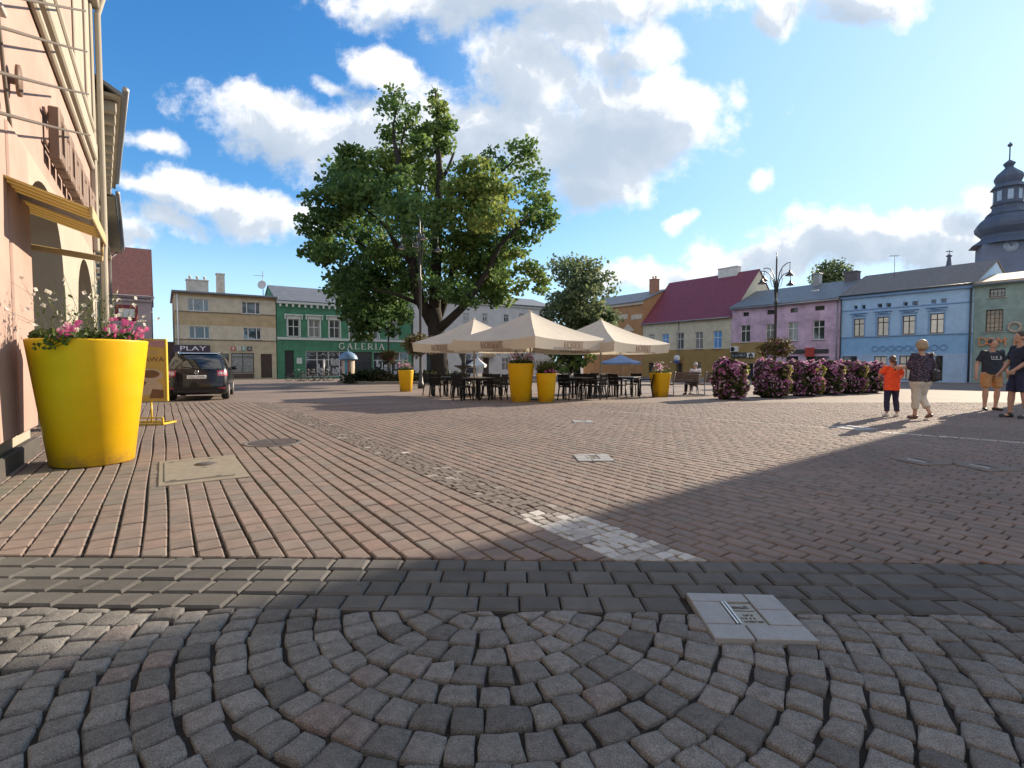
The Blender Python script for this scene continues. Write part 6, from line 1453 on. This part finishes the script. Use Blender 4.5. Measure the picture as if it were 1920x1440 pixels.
# ------------------------------------------------------------ people
SKIN = M('skin', (.46, .27, .19), .55, .06, 8, spec=.35)
FOLD = bpy.data.textures.new('cloth_folds', 'CLOUDS'); FOLD.noise_scale = .10; FOLD.noise_depth = 2
def person(label, loc, rz, H, pose, cloth, hair, voxel=.013, feet_col=None):
    """local frame: +y is where the person faces, x to the person's right, origin on the ground between the feet"""
    t = thing('person', label, 'person', loc, rz)
    J = dict(pel=(0, 0, .53), wai=(0, 0, .61), che=(0, 0, .735), nec=(0, 0, .825), hed=(0, .01, .925),
             shR=(.108, 0, .805), elR=(.14, -.015, .63), wrR=(.15, .035, .485), shL=(-.108, 0, .805), elL=(-.14, -.015, .63), wrL=(-.15, .035, .485),
             hiR=(.052, 0, .515), knR=(.058, .012, .285), anR=(.06, -.008, .045), hiL=(-.052, 0, .515), knL=(-.058, .012, .285), anL=(-.06, -.008, .045), toR=(.075, .085, .014), toL=(-.075, .085, .014))
    J.update(pose); J = {k: Vector(v) * H for k, v in J.items()}; h = H; wide = cloth.get('wide', 1.0)
    X = (1, 0, 0)
    b = MB()
    b.tube([J['pel'] - Vector((0, 0, .03 * h)), J['pel'] + Vector((0, 0, .02 * h)), J['wai'], J['che'], J['che'] + Vector((0, 0, .055 * h)), J['nec'] - Vector((0, 0, .005 * h))], [(.075 * h * wide, .06 * h), (.092 * h * wide, .068 * h), (.078 * h * wide, .055 * h), (.095 * h * wide, .062 * h), (.088 * h, .05 * h), (.035 * h, .035 * h)], 16, flat=X)
    b.tube([J['nec'] - Vector((0, 0, .03 * h)), J['hed'] - Vector((0, 0, .03 * h))], [.034 * h, .031 * h], 10)
    hd = J['hed']; b.ell(hd + Vector((0, 0, .012 * h)), (.043 * h, .053 * h, .058 * h), 16); b.ell(hd + Vector((0, .012 * h, -.028 * h)), (.034 * h, .038 * h, .036 * h), 12)
    b.tube([hd + Vector((0, .045 * h, .012 * h)), hd + Vector((0, .062 * h, -.012 * h)), hd + Vector((0, .045 * h, -.018 * h))], [.006 * h, .010 * h, .007 * h], 6)
    b.ell(hd + Vector((0, .046 * h, -.034 * h)), (.016 * h, .008 * h, .006 * h), 8)
    for s in (-1, 1): b.ell(hd + Vector((s * .044 * h, -.003 * h, -.002 * h)), (.008 * h, .014 * h, .020 * h), 8)
    for S in 'RL':
        s = 1 if S == 'R' else -1
        b.tube([J['sh' + S] - Vector((s * .03 * h, 0, .0)), J['sh' + S], J['sh' + S].lerp(J['el' + S], .5), J['el' + S], J['el' + S].lerp(J['wr' + S], .35), J['wr' + S]], [.036 * h, .036 * h, .029 * h, .024 * h, .024 * h, .016 * h], 10)
        b.tube([J['hi' + S] + Vector((0, 0, .02 * h)), J['hi' + S] - Vector((0, 0, .05 * h)), J['hi' + S].lerp(J['kn' + S], .6), J['kn' + S], J['kn' + S].lerp(J['an' + S], .3), J['an' + S].lerp(J['kn' + S], .15), J['an' + S]], [.058 * h, .055 * h, .043 * h, .033 * h, .035 * h, .021 * h, .022 * h], 12)
        d = (J['to' + S] - J['an' + S]); d.z = 0; d.normalize(); heel = J['an' + S] - d * .025 * h; heel.z = J['an' + S].z - .026 * h; toe = J['to' + S].copy()
        b.tube([heel, J['an' + S] + d * .02 * h - Vector((0, 0, .018 * h)), toe - d * .03 * h, toe], [(.022 * h, .019 * h), (.024 * h, .022 * h), (.026 * h, .015 * h), (.018 * h, .010 * h)], 10)
        # hand: palm, four unequal curled fingers and a thumb
        w = J['wr' + S]; f = (w - J['el' + S]).normalized(); side = Vector((s, 0, 0)); side = (side - f * side.dot(f)).normalized(); up = f.cross(side).normalized()
        if s < 0: up = -up
        b.tube([w, w + f * .022 * h, w + f * .048 * h], [(.012 * h, .015 * h), (.011 * h, .021 * h), (.009 * h, .022 * h)], 10, flat=side)
        for k, L in enumerate((.040, .046, .043, .034)):
            o = w + f * .045 * h + up * (.0155 - .0105 * k) * h; c = -side
            b.tube([o, o + f * L * .45 * h + c * .002 * h, o + f * L * .8 * h + c * .010 * h, o + f * L * .92 * h + c * .020 * h], [.0062 * h, .0058 * h, .005 * h, .004 * h], 7)
        o = w + f * .015 * h + up * .017 * h; b.tube([o, o + f * .018 * h + up * .014 * h, o + f * .040 * h + up * .016 * h - side * .006 * h], [.0085 * h, .007 * h, .005 * h], 7)
    place(freeze(b, 'body', SKIN, [('REMESH', dict(mode='VOXEL', voxel_size=voxel * .62)), ('SMOOTH', dict(factor=.5, iterations=3))]), 'body', t)
    def sub(name, mat, fn, vox=voxel, fold=.0):
        m = MB(); fn(m); md = [('REMESH', dict(mode='VOXEL', voxel_size=vox)), ('SMOOTH', dict(factor=.5, iterations=4))]
        if fold: md += [('DISPLACE', dict(texture=FOLD, strength=fold, mid_level=.5)), ('SMOOTH', dict(factor=.5, iterations=1))]
        return place(freeze(m, name, mat, md), name, t)
    up = lambda z: Vector((0, 0, z * h))
    def shirt(m):
        lo = cloth.get('hem', .49); fl = cloth.get('flare', 1.0); g = cloth.get('gain', 1.0); pel = J['pel']
        hem = pel + up(lo - .53)
        m.tube([hem, pel + up(.03), J['wai'] + up(.02), J['che'], J['che'] + up(.05), J['nec'] + up(-.012)], [(.104 * h * wide * fl, .082 * h * fl), (.104 * h * wide * fl, .080 * h * fl), (.096 * h * wide * g, .072 * h * g), (.108 * h * wide, .073 * h), (.103 * h, .060 * h), (.044 * h, .044 * h)], 18, flat=X)
        for S in 'RL':
            s = 1 if S == 'R' else -1; k = cloth.get('sleeve', .7); e = J['sh' + S].lerp(J['el' + S], min(1, k))
            pts = [J['sh' + S] - Vector((s * .05 * h, 0, 0)) + up(-.01), J['sh' + S] + up(.002), J['sh' + S].lerp(J['el' + S], .45 * min(1, k)), e]; rd = [.044 * h, .046 * h, .042 * h, .042 * h]
            if k > 1: pts.append(J['el' + S].lerp(J['wr' + S], k - 1)); rd.append(.033 * h)
            m.tube(pts, rd, 12)
    sub('shirt', cloth['shirt'], shirt, fold=.036 * h / 1.7)
    def trousers(m):
        k = cloth.get('leg', .95); g = cloth.get('leggain', 1.0)
        m.tube([J['pel'] + up(.045), J['pel'], J['pel'] - up(.045)], [(.094 * h * wide, .072 * h), (.100 * h * wide, .078 * h), (.088 * h * wide, .072 * h)], 16, flat=X)
        for S in 'RL':
            hi, kn, an = J['hi' + S], J['kn' + S], J['an' + S]
            pts = [hi, hi - up(.05)]; rd = [.062 * h * wide * g, .062 * h * wide * g]
            if k <= .5: pts += [hi.lerp(kn, k * 2 * .6), hi.lerp(kn, k * 2)]; rd += [.058 * h * g * wide, .056 * h * g * wide]
            else: pts += [hi.lerp(kn, .6), kn, kn.lerp(an, (k - .5) * 2 * .5), kn.lerp(an, (k - .5) * 2)]; rd += [.051 * h * g, .043 * h * g, .041 * h * g, .036 * h * g]
            m.tube(pts, rd, 12)
    sub('trousers' if cloth.get('leg', .95) > .5 else 'shorts', cloth['trousers'], trousers, fold=.024 * h / 1.7)
    for S in 'RL':
        def shoe(m, S=S):
            d = (J['to' + S] - J['an' + S]); d.z = 0; d.normalize(); a = J['an' + S]
            z0 = a - up(.028); m.tube([z0 - d * .034 * h, z0 - d * .01 * h + up(.006), z0 + d * .04 * h, J['to' + S] + d * .004 * h], [(.022 * h, .017 * h), (.027 * h, .024 * h), (.029 * h, .019 * h), (.022 * h, .012 * h)], 10)
            if cloth.get('ankle', True): m.tube([a - up(.02), a + up(.012)], [.027 * h, .026 * h], 10)
        sub('shoe', cloth['shoe'], shoe, .010)
    def hairf(m):
        kind = hair[1]; c = hd + up(.018)
        m.ell(c + Vector((0, -.010 * h, .006 * h)), (.050 * h, .055 * h, .056 * h), 16)
        if kind == 'bob': m.ell(c + Vector((0, -.020 * h, -.024 * h)), (.070 * h, .052 * h, .058 * h), 16); m.ell(c + Vector((0, -.008 * h, .010 * h)), (.068 * h, .064 * h, .062 * h), 16)
        if kind == 'tail':
            m.ell(c + Vector((0, -.018 * h, -.018 * h)), (.046 * h, .042 * h, .045 * h), 14)
            m.tube([c + Vector((0, -.05 * h, -.01 * h)), c + Vector((0, -.075 * h, -.03 * h)), c + Vector((.002 * h, -.078 * h, -.09 * h)), c + Vector((0, -.072 * h, -.16 * h)), c + Vector((0, -.07 * h, -.215 * h))], [.012 * h, .021 * h, .020 * h, .015 * h, .006 * h], 9)
        if kind == 'short': m.ell(c + Vector((0, -.022 * h, -.012 * h)), (.047 * h, .040 * h, .044 * h), 14)
    o = sub('hair', hair[0], hairf, .010, .010)
    return t, J
def cm_(n, c, **k): return M('cloth_' + n, c, .85, .12, 9, .45, 26, **k)
blouse = bpy.data.materials.new('patterned_blouse'); blouse.use_nodes = True; T = NT(blouse.node_tree); b = T.n['Principled BSDF']; tcn = T.new('ShaderNodeTexCoord')
vo = T.new('ShaderNodeTexVoronoi'); T.l.new(tcn.outputs['Object'], vo.inputs['Vector']); vo.inputs['Scale'].default_value = 34
base = T.ramp(vo.outputs['Distance'], [(0, (.34, .24, .27)), (.22, (.24, .14, .17)), (.34, (.030, .020, .040)), (1, (.022, .016, .032))]); T.l.new(base, b.inputs['Base Color']); b.inputs['Roughness'].default_value = .8
HBL = M('hair_greyblond', (.36, .25, .15), .55, .2, 40, .4, 120); HBR = M('hair_brown', (.10, .05, .03), .5, .2, 40, .4, 120); HDK = M('hair_dark', (.05, .035, .028), .5, .2, 40, .4, 120)
wp = gpt(1727, 785.5); gp = gpt(1673, 781)
person('woman from behind in dark patterned blouse and cream cropped trousers, grey blond hair', (wp.x, wp.y, gz(wp.y)), R(8), 1.66,
       dict(elR=(.16, -.01, .645), wrR=(.125, .07, .55), elL=(-.15, .02, .655), wrL=(-.19, .10, .655), knR=(.055, .03, .285), anR=(.045, -.10, .075), toR=(.06, -.03, .022), knL=(-.045, .02, .285), anL=(-.03, .04, .045), toL=(-.04, .13, .014)),
       dict(shirt=blouse, trousers=cm_('cream', (.56, .50, .42)), shoe=M('brown_leather', (.13, .06, .045), .5, .1), sleeve=1.25, hem=.475, flare=1.16, gain=1.18, leg=.83, leggain=1.12, wide=1.22, ankle=False), (HBL, 'bob'))
person('girl from behind in bright orange T-shirt and navy leggings with brown ponytail', (gp.x, gp.y, gz(gp.y)), R(-2), 1.34,
       dict(elR=(.185, .02, .68), wrR=(.175, .09, .60), elL=(-.175, .03, .69), wrL=(-.135, .115, .66), knR=(.075, .01, .285), anR=(.085, -.02, .045), toR=(.10, .07, .014), anL=(-.06, .01, .045), knL=(-.062, .02, .285)),
       dict(shirt=cm_('orange', (.86, .085, .022)), trousers=cm_('navy', (.020, .018, .055)), shoe=M('white_shoe', (.62, .58, .52), .6, .05), sleeve=.85, hem=.43, flare=1.12, gain=1.18, leg=.92, leggain=1.04), (HBR, 'tail'))
bag = thing('shoulder_bag', 'black shoulder bag hanging at the right side of the woman in cream trousers', 'bag', (wp.x + .30, wp.y - .02, 0), R(8))
BAGM = M('bag_black', (.022, .020, .026), .6, .1, 10)
m = MB(); m.cbox(-.08, .10, -.16, .16, .80, 1.06, .05, mat=Matrix.Rotation(R(-8), 4, 'Y')); m.build('body', BAGM, bag)
m = MB(); m.tube([(-.02, -.12, 1.05), (-.08, -.10, 1.25), (-.125, -.02, 1.405), (-.10, .06, 1.30), (-.03, .12, 1.05)], .012, 6); m.build('strap', BAGM, bag)
mp_ = gpt(1859, 769.5); navy = cm_('navy_tee', (.022, .026, .040)); tan = cm_('tan_shorts', (.42, .22, .09))
t, J = person('man facing us in navy T-shirt with white print and tan shorts', (mp_.x, mp_.y, gz(mp_.y)), R(180 - 8), 1.80,
       dict(hiR=(.066, 0, .515), hiL=(-.066, 0, .515), knR=(.074, .012, .285), knL=(-.074, .012, .285), elR=(.165, -.03, .645), wrR=(.19, .0, .50), elL=(-.165, -.02, .65), wrL=(-.175, .04, .505), anR=(.065, -.008, .045), toR=(.095, .08, .014), anL=(-.07, -.008, .045), toL=(-.105, .075, .014)),
       dict(shirt=navy, trousers=tan, shoe=M('sandal_brown', (.05, .035, .03), .6, .1), sleeve=.72, hem=.50, wide=1.15, gain=1.12, leg=.42, leggain=.92, ankle=False), (HDK, 'short'))
m = MB(); scribble(m, .24, .07, Matrix.Translation((0, .146, 1.335)) @ Matrix.Rotation(R(180), 4, 'Z'), 3, .006); m.box(-.11, .11, .140, .146, 1.275, 1.29); m.build('shirt_print', M('print_white', (.5, .5, .5), .7), t)
m2_ = gpt(1907, 784)
person('man in dark navy top and long navy shorts, cut off by the right edge', (m2_.x + .06, m2_.y, gz(m2_.y)), R(75), 1.86,
       dict(knR=(.07, .03, .285), anR=(.075, .04, .045), toR=(.09, .13, .014), knL=(-.068, -.01, .285), anL=(-.07, -.05, .045), toL=(-.08, .04, .014), elR=(.15, .02, .645), wrR=(.15, .10, .53), elL=(-.15, .02, .645), wrL=(-.13, .12, .56)),
       dict(shirt=cm_('dark_navy', (.018, .022, .038)), trousers=cm_('navy_shorts', (.020, .026, .065)), shoe=M('black_shoe', (.02, .02, .02), .6, .1), sleeve=.8, hem=.48, wide=1.15, gain=1.1, leg=.46, leggain=.95), (HDK, 'short'))
sb_ = B1 + Vector((.52, .22, 0))
person('person in white shirt with grey hair sitting on the bench, seen from behind', (sb_.x, sb_.y, gz(sb_.y)), R(14), 1.66,
       dict(pel=(0, .02, .325), wai=(0, .0, .40), che=(0, .0, .525), nec=(0, .015, .615), hed=(0.01, .03, .712), shR=(.108, .0, .595), shL=(-.108, .0, .595), elR=(.13, .05, .445), wrR=(.09, .17, .375), elL=(-.13, .05, .445), wrL=(-.09, .17, .375),
            hiR=(.055, .03, .305), knR=(.07, .27, .30), anR=(.065, .28, .045), toR=(.07, .37, .014), hiL=(-.055, .03, .305), knL=(-.07, .27, .30), anL=(-.12, .22, .045), toL=(-.13, .31, .014)),
       dict(shirt=cm_('white', (.62, .56, .56)), trousers=cm_('dark', (.03, .03, .04)), shoe=M('black_shoe', (.02, .02, .02), .6, .1), sleeve=.8, hem=.52, wide=1.1, leg=.95), (M('hair_grey', (.38, .35, .32), .6, .2, 40), 'short'))

# ------------------------------------------------------------ parked car, seen from behind
PAINT = M('black_car_paint', (.006, .005, .008), .25, 0, spec=.35, coat=.45); CGL = M('car_glass', (.012, .016, .018), .04, 0, spec=.9, coat=.5); RUB = M('tyre_rubber', (.016, .016, .016), .85, .1, 10)
TRIMB = M('black_trim', (.02, .02, .022), .6, .1); CHR = M('chrome', (.72, .72, .72), .18, 0, metal=1.); REDL = M('tail_lens', (.35, .02, .04), .15, 0, spec=.8, coat=.6); PINKL = M('lens_clear', (.58, .42, .45), .15, 0, spec=.8, coat=.6)
cp = gpt(378, 752); cp.x -= .19; car = thing('parked_car', 'black compact car parked with its back towards us', 'car', (cp.x + .02, cp.y, gz(cp.y)), R(25.5))
SL = [(.20, .10, 4.08, .80, .12), (.27, .02, 4.16, .855, .2), (.42, -.02, 4.20, .88, .26), (.58, .0, 4.20, .885, .28), (.70, .03, 4.17, .885, .28), (.84, .06, 4.06, .88, .28), (.95, .09, 3.85, .87, .27), (1.02, .12, 3.15, .855, .25), (1.08, .15, 2.98, .84, .24),
      (1.22, .24, 2.68, .785, .22), (1.36, .34, 2.38, .725, .22), (1.47, .45, 2.10, .665, .22), (1.53, .54, 1.92, .62, .22), (1.565, .70, 1.70, .54, .2), (1.575, .95, 1.45, .36, .15)]
NP = 48
def ring(zq):
    for (a, b_) in zip(SL[:-1], SL[1:]):
        if a[0] <= zq <= b_[0]: f = (zq - a[0]) / (b_[0] - a[0]); z, yr_, yf, hw, rc = [a[i] + (b_[i] - a[i]) * f for i in range(5)]; break
    return z, yr_, yf, hw, rc
def cpt(zq, u_):
    """u in [-1,1] across the back (x / half width), returns the rear surface point"""
    z, yr_, yf, hw, rc = ring(zq); x = u_ * hw; k = max(0, abs(x) - (hw - rc)) / rc; return Vector((x, yr_ + rc * .75 * (1 - math.sqrt(max(0, 1 - k * k))) + .05 * (x / hw) ** 2, z))
def plan(zq):
    z, yr_, yf, hw, rc = ring(zq); pts = []; n = 12
    us = [-1 + 2 * i / (n - 1) for i in range(n)]
    us = [math.sin(u_ * math.pi / 2) for u_ in us]
    for u_ in us: pts.append(cpt(zq, u_))                       # rear, left to right
    for i in range(1, 13): f = i / 13; y0 = cpt(zq, 1).y; pts.append(Vector((hw * (1 + .02 * math.sin(math.pi * f)), y0 + (yf - .5 - y0) * f, z)))
    for u_ in us[::-1]: x = u_ * hw; k = max(0, abs(x) - (hw - .5)) / .5; pts.append(Vector((x, yf - .5 * (1 - math.sqrt(max(0, 1 - k * k))) - .06 * (x / hw) ** 2, z)))
    for i in range(1, 13): f = 1 - i / 13; y0 = cpt(zq, 1).y; pts.append(Vector((-hw * (1 + .02 * math.sin(math.pi * f)), y0 + (yf - .5 - y0) * f, z)))
    return pts
m = MB(); rings = [plan(s_[0]) for s_ in SL]; n = len(rings[0]); m.add([p for r_ in rings for p in r_], [(i * n + j, i * n + (j + 1) % n, (i + 1) * n + (j + 1) % n, (i + 1) * n + j) for i in range(len(rings) - 1) for j in range(n)] + [tuple(range(n - 1, -1, -1)), tuple((len(rings) - 1) * n + j for j in range(n))], 0, .5, True)
bodyo = m.build('body', PAINT, car)
def patch(name, mat, z0, z1, u0, u1, off=.006, nz=6, nu=8, parent=car, shape=None):
    m = MB(); vs = []
    for i in range(nz + 1):
        z = z0 + (z1 - z0) * i / nz
        for j in range(nu + 1):
            u_ = u0 + (u1 - u0) * j / nu
            if shape: u_ *= shape(i / nz)
            p = cpt(z, u_); vs.append(p - Vector((0, off, -off * .4)))
    m.add(vs, [(i * (nu + 1) + j, i * (nu + 1) + j + 1, (i + 1) * (nu + 1) + j + 1, (i + 1) * (nu + 1) + j) for i in range(nz) for j in range(nu)], 0, .5, True); return m.build(name, mat, parent)
patch('rear_window', CGL, 1.04, 1.49, -.86, .86, .010)
patch('bumper_strip', TRIMB, .24, .36, -.95, .95, .010); patch('boot_seam', TRIMB, .595, .605, -.80, .80, .004, 1, 8)
for s in (-1, 1):
    lo_ = patch('tail_light', REDL, .80, .98, .66 if s > 0 else -.99, .99 if s > 0 else -.66, .012)
    for uu, rr_ in ((.76, .062), (.90, .068)):
        c = cpt(.885, s * uu); nrm = Vector((s * (.15 if uu < .8 else .75), -1, .1)).normalized(); m = MB(); m.tube([c + nrm * .005, c + nrm * .022, c + nrm * .026], [rr_, rr_, rr_ * .7], 18); m.build('round_lens', PINKL, lo_)
    patch('reflector', REDL, .39, .42, .70 if s > 0 else -.92, .92 if s > 0 else -.70, .012, 2, 4)
    m = MB(); pts = []                                           # side windows
    zs_ = (1.05, 1.15, 1.3, 1.44)
    for z in zs_:
        zz_, yr_, yf, hw, rc = ring(z)
        for f in (0, .33, .66, 1): y0 = yr_ + .55; y1 = yf - .30; pts.append(Vector((s * (hw * 1.02 + .012), y0 + (y1 - y0) * f, z)))
    m.add(pts, [(i * 4 + j, i * 4 + j + 1, i * 4 + j + 5, i * 4 + j + 4) for i in range(3) for j in range(3)], 0, .5, True); m.build('side_window', CGL, car)
    m = MB(); m.ell((s * .98, 2.55, 1.05), (.10, .06, .075), 10); m.tube([(s * .86, 2.58, 1.0), (s * .95, 2.56, 1.03)], .02, 6); m.build('wing_mirror', PAINT, car)
    m = MB(); m.tube([(s * .60, .85, 1.585), (s * .60, .95, 1.61), (s * .62, 1.7, 1.615), (s * .62, 1.8, 1.585)], .014, 6); m.build('roof_rail', CHR, car)
    for y in (.72, 3.28):
        w = MB(); w.tube([(s * .66, y, .315), (s * .70, y, .315), (s * .85, y, .315), (s * .885, y, .315)], [.27, .315, .315, .28], 26); wo = w.build('wheel', RUB, car)
        w = MB(); w.tube([(s * .886, y, .315), (s * .892, y, .315)], [.20, .19], 20)
        w.build('rim', GUT, wo)
m = MB(); c = cpt(.94, .0); m.cbox(-.27, .27, -.03, .0, -.055, .06, .008, mat=Matrix.Translation((0, c.y - .045, .775))); pl = m.build('number_plate', LETW, car)
text_mb('OGL P75M', .105, .003, None, Matrix.Translation((0, cpt(.78, 0).y - .085, .775)), squeeze=.95).build('lettering', DARKT, pl)
c = cpt(.925, 0); m = MB(); m.tube([(.055 * math.cos(R(a)), c.y - .02, .925 + .055 * math.sin(R(a))) for a in range(0, 375, 15)], .007, 6)
for pts in (((-.026, .046), (-.002, -.002), (.0, .002), (.026, .046)), ((-.047, .022), (-.022, -.046), (.0, .004), (.022, -.046), (.047, .022))): m.tube([(x, c.y - .02, .925 + z) for x, z in pts], .006, 5)
m.build('emblem', CHR, car)
m = MB(); w0 = cpt(1.06, 0); m.tube([w0 + Vector((0, -.03, 0)), cpt(1.10, -.45) + Vector((0, -.025, 0))], .010, 5); m.build('wiper', TRIMB, car)
m = MB(); a_ = [cpt(1.53, u_ / 6 * .92) + Vector((0, -.05 + .02 * (u_ / 6) ** 2, .02)) for u_ in range(-6, 7)]; b_ = [p + Vector((0, .22, .025)) for p in a_]; n = len(a_)
m.add(a_ + b_, [(i, i + 1, i + n + 1, i + n) for i in range(n - 1)], 0, .5, True); m.build('spoiler', M('grey_car_paint', (.12, .12, .13), .25, 0, coat=.8), car)

# ------------------------------------------------------------ bicycles by the gallery
def bicycle(label, p, rz, col):
    t = thing('bicycle', label, 'bicycle', (p.x, p.y, gz(p.y)), rz, 'bicycles parked by the green gallery'); fm_ = M('bike_%d' % int(col[0] * 1000 + col[2] * 100), col, .4, .05)
    for x in (-.52, .52):
        m = MB(); m.tube([(x + .33 * math.cos(R(a)), 0, .35 + .33 * math.sin(R(a))) for a in range(0, 380, 20)], .022, 6); w = m.build('wheel', RUB, t)
        m = MB()
        for a in range(0, 180, 30): m.tube([(x + .32 * math.cos(R(a)), 0, .35 + .32 * math.sin(R(a))), (x - .32 * math.cos(R(a)), 0, .35 - .32 * math.sin(R(a)))], .004, 4)
        m.build('spokes', GUT, w)
    m = MB(); bb = (-.05, 0, .30); st = (-.18, 0, .82); hd_ = (.36, 0, .84)
    for a, b_ in ((bb, st), (bb, (.40, 0, .66)), ((-.16, 0, .74), hd_), (hd_, (.52, 0, .35)), (bb, (-.52, 0, .35)), ((-.17, 0, .78), (-.52, 0, .35))): m.tube([a, b_], .018, 6)
    m.build('frame', fm_, t); m = MB(); m.ell((-.20, 0, .87), (.14, .08, .04), 10); m.build('saddle', RUB, t)
    m = MB(); m.tube([hd_, (.34, 0, .98)], .014, 6); m.tube([(.22, -.28, 1.0), (.34, -.12, 1.0), (.34, .12, 1.0), (.22, .28, 1.0)], .014, 6); m.build('handlebar', GUT, t)
    m = MB(); m.tube([(.55, 0, .72), (.70, 0, .76)], [.03, .03], 6); m.build('lamp', GUT, t); return t
rk = gpt(578, 714.5)
for i, (dx, dy, a, c, lab) in enumerate(((-1.15, 0, 12, (.04, .05, .05), 'leftmost dark bicycle of the group by the green wall'), (-.45, .35, 25, (.10, .02, .02), 'dark red bicycle, second from the left by the gallery'), (.15, .0, 8, (.30, .30, .30), 'silver bicycle in the middle of the bicycle group'), (.75, .3, 20, (.03, .04, .10), 'dark blue bicycle, second from the right by the gallery'), (1.3, .05, 14, (.05, .05, .05), 'rightmost black bicycle, beside the grey post'))):
    bicycle(lab, rk + Vector((dx, dy, 0)), R(a), c)
pp = gpt(607, 713.5)
for p, lab in ((pp, 'slim grey post beside the rightmost bicycle'), (gpt(645, 709) + Vector((0, 0, 0)), 'dark slim post in front of the advertising column')):
    t = thing('signpost', lab, 'post', (p.x, p.y, gz(p.y))); m = MB(); m.tube([(0, 0, 0), (0, 0, 1.9)], .07, 8); m.build('pole', GUT if 'grey' in lab else LAMP, t); m = MB(); m.lathe([(.075, 0), (.085, .03), (.06, .09), (.0, .11)], 8, (0, 0, 1.901)); m.build('cap', LAMP, t)
